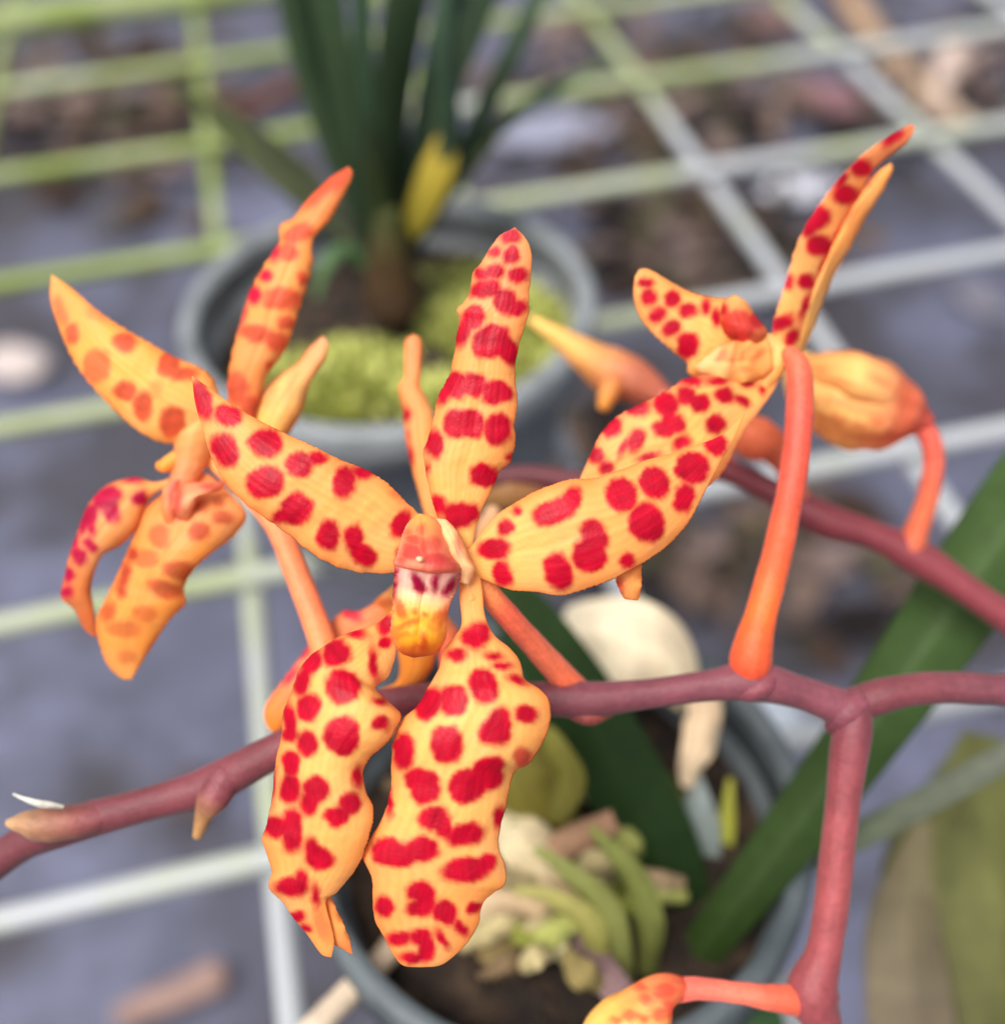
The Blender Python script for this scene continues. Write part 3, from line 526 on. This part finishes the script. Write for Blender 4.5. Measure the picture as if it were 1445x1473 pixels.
petal('sepal_flap', f1, 'C', [(230, 1150), (245, 1250), (275, 1330), (315, 1370), (340, 1382), (372, 1402)], [(292, 1190), (315, 1240), (338, 1290), (358, 1335), (366, 1370), (372, 1402)],
      [129.8, 130.5, 131.5], bulge=.4, roll=.2, base=(DEE, ORA, DEE), seed=5, n=40, m=20)
petal('sepal_flap', f1, 'B', [(848, 1250), (850, 1310), (862, 1345), (880, 1376), (896, 1358)], [(940, 1230), (937, 1300), (936, 1345), (922, 1382), (900, 1358)],
      [131.5, 132, 133], [(860, 1330, 14, 30, 0, .7)], bulge=.5, roll=.2, base=(DEE, ORA, DEE), seed=5, n=40, m=20)
# column: hooded cap, cream wings, white mouth, yellow lip
petal('column', f1, 'F', [(405, 205), (340, 262), (302, 340), (280, 420), (262, 490), (248, 545), (330, 570)], [(405, 205), (490, 222), (548, 290), (588, 380), (632, 470), (690, 582), (560, 612)],
      [131.8, 130.2, 128.8, 127.8, 127.4], [(360, 470, 60, 50, 20, .75), (520, 520, 90, 44, 12, .75), (440, 430, 40, 44, 0, .6), (370, 385, 34, 30, 0, .7), (520, 420, 34, 44, -20, .6), (340, 330, 24, 24, 20, .5), (430, 310, 28, 34, 10, .5), (300, 520, 30, 24, 0, .6), (620, 560, 40, 14, 20, .6)], bulge=[.5, 2.0, 2.6, 2.6], roll=2.2, ripple=.5, crease=.7,
      base=(lin(255, 206, 100), lin(246, 158, 100), lin(238, 128, 104), lin(240, 140, 120)), edge=lin(255, 206, 170), spotc=lin(206, 44, 56), seed=4, n=80, m=50, thick=.5, soft=4.5, flat=.9)
tube('pollen_cap', f1, [(396, 508, 125.2, 14), (410, 512, 124.9, 20), (426, 516, 125.2, 14)], tone(lin(255, 226, 190), lin(255, 214, 170)), M_PETAL, c='F', n=16, sides=16)
petal('column_wing', f1, 'F', [(520, 225), (560, 320), (600, 430), (645, 530), (670, 600), (680, 670)], [(600, 235), (680, 330), (730, 430), (770, 520), (800, 590), (760, 690)], [132, 130.3, 129.2, 129.2, 130.5], [(680, 430, 28, 70, -12, .55)], bulge=[.4, 1.2, 1.2, .6], base=(CREAM, lin(255, 214, 150), CREAM), edge=PINK, seed=6, n=50, m=24)
petal('lip', f1, 'F', [(262, 515), (248, 600), (240, 700), (236, 800), (232, 880), (224, 960), (222, 1030), (240, 1095), (290, 1160), (370, 1190)], [(692, 585), (674, 660), (652, 730), (622, 800), (596, 880), (586, 960), (584, 1035), (560, 1100), (500, 1165), (370, 1190)],
      [128.6, 128.5, 128.5, 128.2, 127.6, 127, 127.4, 128.4, 130], [(392, 675, 36, 70, -12), (434, 712, 28, 26), (524, 660, 24, 86, 8), (612, 706, 30, 78, 30), (256, 610, 20, 34), (254, 700, 20, 44), (240, 770, 16, 26), (676, 660, 14, 50, 20, .7)],
      bulge=[2.6, 1.4, .4, 1.0, 2.4, 2.8, 2.4, 1.4], roll=1.2, crease=.7, base=(lin(250, 196, 176), lin(250, 208, 194), lin(254, 216, 164), lin(255, 214, 80), lin(255, 196, 50), lin(250, 172, 50), lin(240, 152, 54)), edge=lin(246, 140, 110), spotc=lin(170, 10, 66), seed=8, n=140, m=64, halo=.3, thick=.6, flat=.9,
      extra=[([(285, 880, 30, 80, -22, .8), (370, 905, 12, 16, 0, .8), (450, 920, 14, 12, 0, .8), (550, 905, 26, 72, 40, .7), (330, 985, 90, 20, -22, .75), (300, 1050, 60, 14, -10, .6), (500, 1000, 40, 14, 20, .5), (270, 1035, 40, 20, 0, .5), (370, 1160, 150, 34, 0, .55), (555, 960, 14, 50, 20, .7), (400, 950, 10, 24, 30, .7)], lin(216, 70, 36)), ([(438, 1075, 18, 46, -15, .8), (430, 1112, 42, 13, 0, .8)], lin(196, 40, 36))])
tube('receptacle', f1, [(730, 560, 132, 60), (745, 650, 132.5, 58), (765, 740, 132.5, 54), (775, 800, 132, 50)], tone(CREAM, lin(255, 206, 130), ORA, seed=3), M_PETAL, c='F', n=30)
tube('pedicel', f1, [(672, 810, 133.5, 12), (715, 868, 136, 17), (770, 930, 142, 18), (835, 1003, 149, 22)], tone(ORA, PED, lin(238, 120, 84), lin(232, 104, 66), seed=3, amt=.08), M_STEM, n=50)

# ---- right flower, seen from the side
ZOFF[0] = -4.0
f2 = empty('flower', P(1115, 540, .153), spray); f2['label'] = 'spotted flower seen from the side on a tall orange stalk'
petal('dorsal_sepal', f2, 'E', [(1132, 38), (1060, 80), (1000, 120), (950, 170), (910, 215), (870, 270), (830, 330), (800, 400), (780, 470), (760, 540), (740, 600), (738, 650), (750, 700)],
  [(1144, 46), (1122, 85), (1062, 132), (1022, 172), (984, 250), (952, 310), (922, 370), (892, 440), (862, 510), (838, 590), (812, 660), (800, 700)], [157, 155.5, 154, 152.5, 152, 152.5],
  [(1080, 75, 35, 16, -40), (990, 160, 28, 26), (945, 240, 36, 24), (862, 308, 30, 42, 30), (840, 340, 20, 20), (870, 385, 36, 28), (835, 487, 26, 22), (782, 490, 14, 20), (765, 605, 35, 18, -30), (830, 560, 12, 40, 20), (790, 645, 18, 30, 30), (915, 380, 12, 60, 20), (885, 440, 12, 30, 20), (930, 200, 12, 30, 30)],
  bulge=[.2, .6, .8, .6], tilt=[0, 3, 4, 3, 1], roll=.3, crease=0, base=(lin(246, 140, 90), ORA, YEL), seed=23, n=130, m=40)
petal('dorsal_sepal_fold', f2, 'E', [(1076, 150), (1028, 186), (984, 250), (946, 312), (914, 376), (884, 444), (854, 512), (830, 592), (800, 690)], [(1076, 150), (1078, 172), (1050, 230), (1000, 310), (952, 400), (912, 470), (874, 560), (850, 630), (816, 700)],
  [155.5, 155, 154.5, 154, 154], [(1020, 200, 20, 8, -50, .5), (960, 300, 20, 6, -60, .4)], bulge=.4, tilt=[0, 2, 3, 2], crease=0, base=(ORA, ORA, YEL), seed=24, n=100, m=24)
petal('petal', f2, 'E', [(355, 455), (375, 452), (400, 462), (450, 492), (510, 522), (570, 535), (610, 540), (660, 580), (700, 640), (730, 690)], [(345, 472), (341, 530), (360, 590), (400, 640), (450, 685), (492, 718), (500, 752), (560, 765), (640, 772), (720, 755)], [148, 148.8, 150, 151.5, 153],
  [(375, 490, 18, 16), (385, 535, 20, 24), (450, 540, 22, 22), (408, 583, 24, 18, -30), (495, 570, 24, 17), (447, 620, 28, 22, -40), (495, 668, 32, 36), (545, 560, 13, 20, 20), (575, 590, 15, 24)],
  bulge=[.2, 1.0, 1.3, .8], roll=.8, base=(ORA, YEL, YEL), edge=DEE, seed=27, n=120, m=54)
petal('lateral_sepal', f2, 'E', [(770, 720), (735, 745), (690, 770), (640, 772), (560, 758), (490, 766), (440, 798), (380, 830), (300, 870), (250, 920), (215, 990), (186, 1056)], [(775, 735), (752, 775), (735, 805), (700, 855), (662, 905), (632, 960), (596, 1030), (540, 1080), (440, 1110), (320, 1110), (186, 1062)], [152.5, 149, 145.5, 144, 143.5, 144],
  [(580, 772, 32, 13), (500, 772, 35, 14), (345, 850, 38, 22), (275, 905, 30, 26), (435, 838, 36, 28), (490, 815, 25, 25), (525, 835, 28, 26), (600, 815, 28, 22), (650, 830, 24, 13, 20), (575, 898, 26, 24), (425, 910, 32, 24, -10), (465, 898, 26, 26), (347, 940, 22, 34, 15), (315, 960, 9, 30, 30), (232, 985, 24, 22), (260, 1018, 22, 18), (475, 950, 28, 16, -20), (385, 993, 32, 12, -15), (575, 960, 28, 22, -30), (670, 785, 18, 9), (710, 795, 9, 12), (440, 870, 20, 30)],
  bulge=[.3, 1.2, 1.8, 1.6, .6], roll=.6, ripple=.4, base=(YEL, lin(255, 200, 110), ORA), edge=lin(240, 120, 90), seed=29, n=140, m=64)
petal('column', f2, 'E', [(628, 528), (600, 545), (588, 585), (592, 625), (620, 650)], [(628, 528), (660, 545), (690, 590), (720, 630), (700, 670)], [150.5, 149.4, 149, 149.5], [(640, 615, 45, 42, 0, .85), (690, 600, 20, 22), (600, 570, 14, 20)], bulge=[.3, 2.2, 2.4, 1.6], roll=1.4, base=(YEL, DEE, lin(232, 110, 80)), spotc=lin(222, 50, 56), seed=31, n=40, m=30)
petal('lip', f2, 'E', [(565, 690), (580, 672), (620, 660), (670, 650), (720, 640)], [(510, 735), (560, 765), (620, 778), (690, 770), (740, 740)], [148.6, 148, 148.4, 150.5], [(592, 700, 16, 10, -40, .7), (622, 712, 7, 24, 10, .7), (690, 700, 22, 10, -50, .6), (650, 690, 8, 18, 20, .6), (660, 735, 18, 7, 0, .5)], bulge=.6, roll=.8, ripple=.6, base=(lin(254, 206, 140), ORA, YEL), edge=lin(236, 130, 80), spotc=lin(228, 90, 60), seed=33, n=50, m=36)
tube('receptacle', f2, [(722, 655, 152, 22), (752, 690, 152, 28), (738, 740, 152, 30), (708, 790, 151, 20)], tone(lin(254, 196, 120), YEL, ORA, seed=3), M_PETAL, c='E', n=30)
ZOFF[0] = 0.
tube('pedicel', f2, [(785, 695, 147, 26), (812, 740, 146, 36), (815, 850, 145.5, 39), (802, 1000, 145, 40), (775, 1160, 145, 41), (738, 1320, 146, 44), (704, 1440, 145.5, 46), (682, 1530, 145, 56), (672, 1585, 145.6, 60), (668, 1630, 147, 40)],
     tone(lin(224, 100, 70), lin(208, 78, 62), lin(212, 80, 60), lin(226, 92, 56), lin(234, 100, 42), lin(196, 66, 46), seed=5, amt=.06), M_STEM, c='E', n=90, sides=28)

# ---- left flower, seen from behind
ZOFF[0] = -8.0
f3 = empty('flower', P(180, 680, .160), spray); f3['label'] = 'faded flower turned away, its spots pale orange'
kw = dict(spotc=FADED, halo=.2)
petal('dorsal_sepal', f3, 'D', [(852, 38), (800, 70), (740, 130), (700, 180), (668, 195), (665, 240), (640, 280), (610, 330), (580, 390), (560, 460), (540, 530), (527, 610), (526, 670), (545, 730)], [(852, 38), (862, 58), (840, 110), (800, 180), (755, 235), (752, 300), (735, 370), (715, 430), (690, 510), (660, 560), (630, 600), (610, 660), (590, 730)],
  [159, 158, 157.5, 158, 159, 160], [(690, 270, 25, 20), (725, 340, 14, 16), (670, 395, 45, 28), (680, 460, 20, 18), (655, 510, 28, 22), (600, 490, 40, 22), (550, 640, 25, 40), (640, 578, 15, 15), (770, 100, 60, 22, -50), (715, 220, 40, 24, -30), (825, 70, 40, 22, -50), (590, 690, 30, 30)],
  base=(lin(240, 130, 70), ORA, lin(246, 150, 80)), edge=DEE, seed=35, n=120, m=48, extra=[([(629, 335, 15, 17), (598, 388, 18, 24), (648, 262, 14, 28), (566, 440, 9, 40, 15, .7)], lin(212, 22, 66))], **kw)
petal('petal', f3, 'D', [(47, 332), (100, 368), (170, 428), (240, 475), (310, 515), (380, 555), (440, 580), (480, 610), (500, 660)], [(47, 332), (45, 400), (70, 480), (105, 560), (150, 625), (210, 690), (270, 745), (330, 780), (390, 790), (450, 785)], [158, 156.5, 155.5, 156, 158],
  [(105, 490, 18, 26), (75, 430, 14, 40, -20, .7), (170, 580, 32, 45, 0, .8), (245, 515, 32, 25), (245, 645, 30, 27), (295, 690, 25, 38), (365, 578, 30, 28), (405, 602, 36, 18), (375, 730, 32, 38), (165, 440, 30, 15, 35, .4), (330, 640, 16, 20, 0, .4)],
  bulge=[.2, 1.4, 1.8, 1.2], crease=-.5, base=(lin(246, 170, 90), lin(255, 196, 96), YEL), seed=37, n=130, m=56, **kw)
petal('petal', f3, 'D', [(782, 498), (745, 530), (712, 570), (670, 600), (622, 640), (597, 700), (600, 750)], [(798, 515), (785, 562), (747, 620), (727, 690), (695, 752), (660, 780), (640, 790)], [162, 161.5, 161, 161], [(640, 660, 14, 30, 20, .3), (690, 640, 10, 40, 20, .25)], bulge=[.3, 1.6, 1.8], roll=1.2, base=(lin(250, 186, 130), lin(250, 206, 130), lin(252, 196, 100)), seed=39, n=70, m=34, **kw)
tube('receptacle', f3, [(470, 690, 160, 50), (440, 770, 159, 56), (420, 840, 158.5, 44), (400, 900, 158, 36)], tone(YEL, lin(246, 170, 100), lin(244, 160, 110), seed=3), M_PETAL, c='D', n=30)
tube('spur', f3, [(385, 830, 158, 22), (355, 848, 157, 20), (340, 850, 157, 14)], tone(ORA, lin(250, 160, 60)), M_PETAL, c='D', n=20)
petal('lateral_sepal', f3, 'D', [(400, 870), (330, 895), (270, 882), (200, 902), (150, 950), (125, 1010), (100, 1080), (85, 1140), (74, 1205), (110, 1240), (135, 1290), (165, 1315)], [(400, 900), (340, 915), (300, 955), (275, 1020), (230, 1065), (180, 1095), (158, 1150), (152, 1190), (160, 1240), (164, 1290), (165, 1315)], [158, 157, 156, 156, 157.5, 159],
  [(285, 935, 22, 18, -30), (200, 940, 40, 26, -30), (210, 975, 20, 28), (270, 888, 26, 9), (150, 985, 22, 30, 30), (155, 1022, 11, 18), (150, 1065, 16, 20, -40), (122, 1095, 24, 17, 40), (108, 1060, 10, 22, 10), (95, 1145, 14, 20), (90, 1190, 16, 14), (180, 940, 16, 30, 30), (132, 1010, 10, 34, 25)],
  bulge=[.3, 1.4, 1.6, 1.2, .4], roll=1, base=(ORA, lin(248, 170, 100), lin(206, 96, 44)), edge=lin(226, 110, 70), spotc=lin(200, 18, 70), seed=41, n=120, m=40)
petal('lateral_sepal', f3, 'D', [(420, 880), (340, 930), (290, 975), (268, 1045), (232, 1130), (200, 1200), (168, 1270), (180, 1340), (200, 1390), (236, 1425), (262, 1428)], [(470, 870), (535, 930), (572, 985), (540, 1040), (480, 1085), (432, 1130), (404, 1180), (408, 1222), (370, 1262), (330, 1320), (292, 1380), (262, 1428)], [159.5, 157.5, 156, 156, 157, 158],
  [(270, 1090, 14, 20, 0, .9), (245, 1150, 12, 36, 20, .9), (235, 1190, 12, 20, 0, .9), (200, 1245, 18, 26, 20, .7), (390, 960, 16, 40, 20, .7), (450, 1030, 26, 20, 0, .8), (390, 1130, 36, 22, 0, .75), (350, 1185, 40, 22, 20, .75), (300, 1100, 30, 24, 0, .55), (240, 1290, 40, 20, 0, .5), (300, 1250, 26, 20, 0, .5), (510, 990, 24, 16, 0, .75), (340, 1040, 24, 28, 0, .6), (440, 960, 30, 14, 0, .7), (500, 950, 16, 12, 0, .7), (250, 1370, 24, 16, 0, .45)],
  bulge=[.3, 1.8, 2.2, 1.6, .5], roll=1.2, ripple=.6, base=(lin(246, 160, 100), lin(246, 172, 84), lin(243, 160, 72)), edge=DEE, spotc=lin(190, 58, 40), seed=43, n=130, m=54, halo=.2)
petal('lip', f3, 'D', [(380, 900), (372, 940), (382, 985), (410, 1000)], [(520, 890), (500, 915), (450, 930), (425, 985)], [156.5, 155, 154.6, 155.5], [(390, 950, 10, 40, 10, .8), (470, 905, 20, 8, 0, .7)], bulge=1.4, roll=1, base=(lin(240, 140, 100), lin(250, 186, 140), lin(236, 130, 80)), spotc=lin(206, 50, 50), seed=45, n=40, m=26)
petal('lip', f3, 'D', [(350, 905), (345, 950), (350, 990), (370, 1030)], [(400, 880), (390, 930), (382, 980), (380, 1030)], [156.8, 155.6, 156], [(375, 930, 8, 40, 10, .8)], bulge=1, roll=.6, base=(lin(246, 160, 120), lin(240, 150, 90), lin(230, 120, 60)), spotc=lin(206, 50, 60), seed=46, n=40, m=20)
ZOFF[0] = 0.
tube('pedicel', f3, [(255, 620, 154, 14), (330, 680, 152, 16), (395, 750, 150, 18), (425, 820, 149, 18), (452, 890, 148, 19), (470, 950, 147.5, 21), (480, 1030, 147, 25)], tone(ORA, lin(244, 140, 90), lin(240, 128, 84), lin(242, 138, 74), seed=7, amt=.06), M_STEM, n=70)

# ---- rear flower hidden behind the front one
f4 = empty('flower', P(590, 840, .150), spray); f4['label'] = 'hidden flower turned away behind the sharp front flower'
petal('dorsal_sepal', f4, 'A', [(880, 478), (850, 500), (846, 570), (845, 640), (824, 680), (840, 760), (850, 850), (870, 960), (900, 1070), (930, 1180), (960, 1260)], [(880, 478), (908, 500), (908, 580), (905, 670), (930, 720), (955, 790), (960, 900), (965, 1000), (970, 1080), (980, 1180), (990, 1260)], [154, 153.5, 153, 152, 150], [(858, 780, 14, 24), (866, 930, 10, 40, -10), (858, 860, 8, 24, 0, .7)], bulge=.8, roll=.6, base=(lin(244, 160, 104), lin(248, 176, 96), ORA), seed=51, n=90, m=26)
petal('lateral_sepal', f4, 'C', [(470, 110), (400, 150), (340, 150), (300, 185), (240, 240), (190, 310), (130, 390), (60, 490), (55, 550), (75, 585)], [(520, 150), (480, 230), (420, 300), (360, 360), (300, 420), (240, 480), (180, 520), (140, 560), (100, 590), (75, 585)], [149, 150.5, 151.5, 152, 152], [(370, 160, 40, 20, 20), (200, 290, 40, 20, -50), (150, 390, 30, 14, -50), (260, 230, 30, 16, -40)], bulge=1, base=(lin(250, 170, 110), lin(246, 150, 110), lin(248, 150, 50)), edge=lin(236, 110, 90), spotc=lin(226, 60, 80), seed=53, n=90, m=36)
petal('lateral_sepal', f4, 'C', [(470, 100), (450, 130), (500, 200), (540, 300), (540, 400), (470, 440)], [(540, 40), (620, 120), (680, 250), (670, 330), (620, 410), (470, 440)], [149, 150, 151, 152], [(500, 120, 30, 16, 0, .5), (480, 425, 20, 14, 0, .6)], bulge=1.4, base=(lin(246, 170, 80), lin(246, 170, 70), lin(244, 160, 60)), seed=55, n=70, m=40)
tube('pedicel', f4, [(600, 870, 152, 16), (640, 910, 153, 18), (650, 960, 151, 18), (645, 1010, 147, 20)], tone(ORA, PED, PED), M_STEM, n=40)

# ---- half-seen bud at the bottom
BUD = tone(lin(230, 92, 76), lin(246, 160, 100), lin(254, 206, 110), lin(254, 214, 120), YEL, YEL, seed=8, amt=.06)
b1 = tube('bud', spray, [(985, 1420, 144, 14), (952, 1428, 142.5, 27), (926, 1456, 142, 43), (896, 1490, 142, 56), (862, 1540, 142.5, 44), (826, 1580, 143, 16)], BUD, M_PETAL, n=60, sides=36, ridges=.03, seed=5,
     spots=[(955, 1425, 14, 9, 0, .7), (930, 1436, 9, 7, 0, .7), (905, 1462, 11, 8, 0, .7), (945, 1458, 9, 9, 0, .7), (962, 1450, 7, 12, 0, .7), (918, 1420, 9, 6, 0, .7), (925, 1466, 6, 6, 0, .7), (885, 1468, 8, 5, 0, .7)], spotc=lin(226, 66, 58))
tube('pedicel', spray, [(1178, 1442, 150, 30), (1140, 1438, 146.5, 22), (1100, 1434, 145, 18), (1060, 1428, 144.5, 15), (1005, 1422, 144, 16), (972, 1424, 143.5, 18)], tone(lin(206, 90, 62), lin(226, 96, 70), lin(238, 112, 90), lin(236, 100, 84), seed=9, amt=.06), M_STEM, n=60)

# ================================================================== second stem behind
sp2 = empty('orchid_spray', P(1445, 890, .180))
tag(sp2, 'softly blurred reddish orchid stem with plump buds behind the side-facing flower', 'orchid')
STEM2 = tone(lin(96, 52, 58), lin(104, 46, 52), lin(116, 48, 56), lin(124, 54, 60), seed=13, amt=.08)
tube('stem', sp2, [(690, 690, 186, 14), (760, 684, 186, 15), (850, 694, 185, 16), (950, 678, 184, 17), (1040, 676, 183, 18), (1110, 708, 182, 19), (1185, 748, 181, 26), (1250, 768, 180, 21), (1312, 798, 180, 26), (1380, 842, 179, 22), (1500, 926, 178, 22)], STEM2, M_STEM, n=130, sides=26, seed=9)
tube('bud', sp2, [(1140, 512, 174, 16), (1170, 550, 174, 46), (1215, 574, 173, 64), (1262, 586, 173, 62), (1300, 596, 173, 44), (1326, 606, 173, 18)], tone(YEL, lin(254, 204, 120), lin(252, 192, 112), lin(240, 150, 104), lin(226, 100, 84), seed=15, amt=.14), M_PETAL, n=70, sides=40, ridges=.05, rough=.05, seed=12,
     spots=[(1180, 600, 14, 7, 30, .5), (1210, 625, 30, 9, 10, .5), (1250, 632, 20, 8, 0, .55), (1230, 585, 60, 5, 12, .4), (1290, 560, 26, 18, 30, .35), (1195, 575, 10, 8, 0, .35), (1300, 610, 14, 14, 0, .5), (1180, 615, 10, 5, 20, .6), (1235, 612, 12, 6, 0, .6), (1262, 606, 9, 8, 0, .6), (1205, 604, 12, 6, 30, .6), (1280, 628, 12, 8, -20, .6), (1165, 580, 6, 8, 0, .5), (1305, 580, 12, 16, 20, .5)], spotc=lin(214, 84, 58))
petal('bud_sepal', sp2, 'X', [(1142, 520), (1190, 506), (1240, 508), (1285, 532), (1318, 570)], [(1148, 545), (1190, 560), (1235, 580), (1280, 590), (1322, 592)], [172, 168, 166, 167, 171], bulge=[.5, 2, 2.4, 1], roll=1.4, base=(YEL, lin(255, 214, 130), lin(240, 150, 112)), edge=lin(226, 110, 80), seed=57, n=50, m=30, spots=[(1215, 548, 18, 4, 10, .4), (1265, 548, 16, 5, 25, .45), (1295, 570, 12, 8, 30, .5), (1180, 530, 12, 4, 0, .3)], spotc=lin(226, 100, 70))
tube('pedicel', sp2, [(1312, 602, 173, 14), (1334, 626, 173.5, 15), (1342, 665, 175, 15), (1334, 715, 177, 15), (1320, 756, 178.5, 17), (1308, 790, 179.5, 21)], tone(lin(222, 92, 78), lin(216, 96, 76), lin(206, 98, 64), lin(190, 90, 60), seed=16, amt=.06), M_STEM, n=60)
tube('bud', sp2, [(764, 460, 194, 6), (800, 482, 193, 13), (840, 510, 192, 23), (880, 534, 191, 33), (915, 550, 190, 30), (955, 572, 189, 16)], tone(lin(250, 206, 120), lin(250, 196, 110), lin(236, 170, 100), lin(206, 124, 92), lin(196, 110, 90), seed=17), M_PETAL, n=60, sides=28, ridges=.04)
tube('bud', sp2, [(884, 548, 188, 16), (874, 568, 187, 14), (868, 584, 187, 9)], tone(lin(222, 140, 90), lin(240, 170, 80)), M_PETAL, n=20)
tube('pedicel', sp2, [(945, 566, 189, 15), (990, 600, 187, 14), (1030, 640, 185, 14), (1050, 676, 183, 15)], tone(lin(196, 110, 90), lin(180, 90, 80)), M_STEM, n=30)
tube('bud', sp2, [(1060, 610, 178, 22), (1085, 630, 177, 32), (1112, 644, 178, 24), (1135, 680, 180, 16), (1150, 722, 181, 15)], tone(lin(236, 130, 84), lin(232, 126, 92), lin(226, 110, 90), seed=18), M_PETAL, n=40)
tube('bud', sp2, [(690, 716, 190, 14), (725, 708, 188, 28), (765, 706, 188, 26), (800, 696, 187, 10)], tone(lin(196, 150, 96), lin(176, 126, 78), lin(150, 100, 74), seed=19), M_PETAL, n=40)
tube('bud', sp2, [(708, 735, 170, 10), (704, 760, 169, 20), (700, 790, 168, 18)], tone(lin(250, 206, 160), lin(250, 190, 130), seed=20), M_PETAL, n=30)
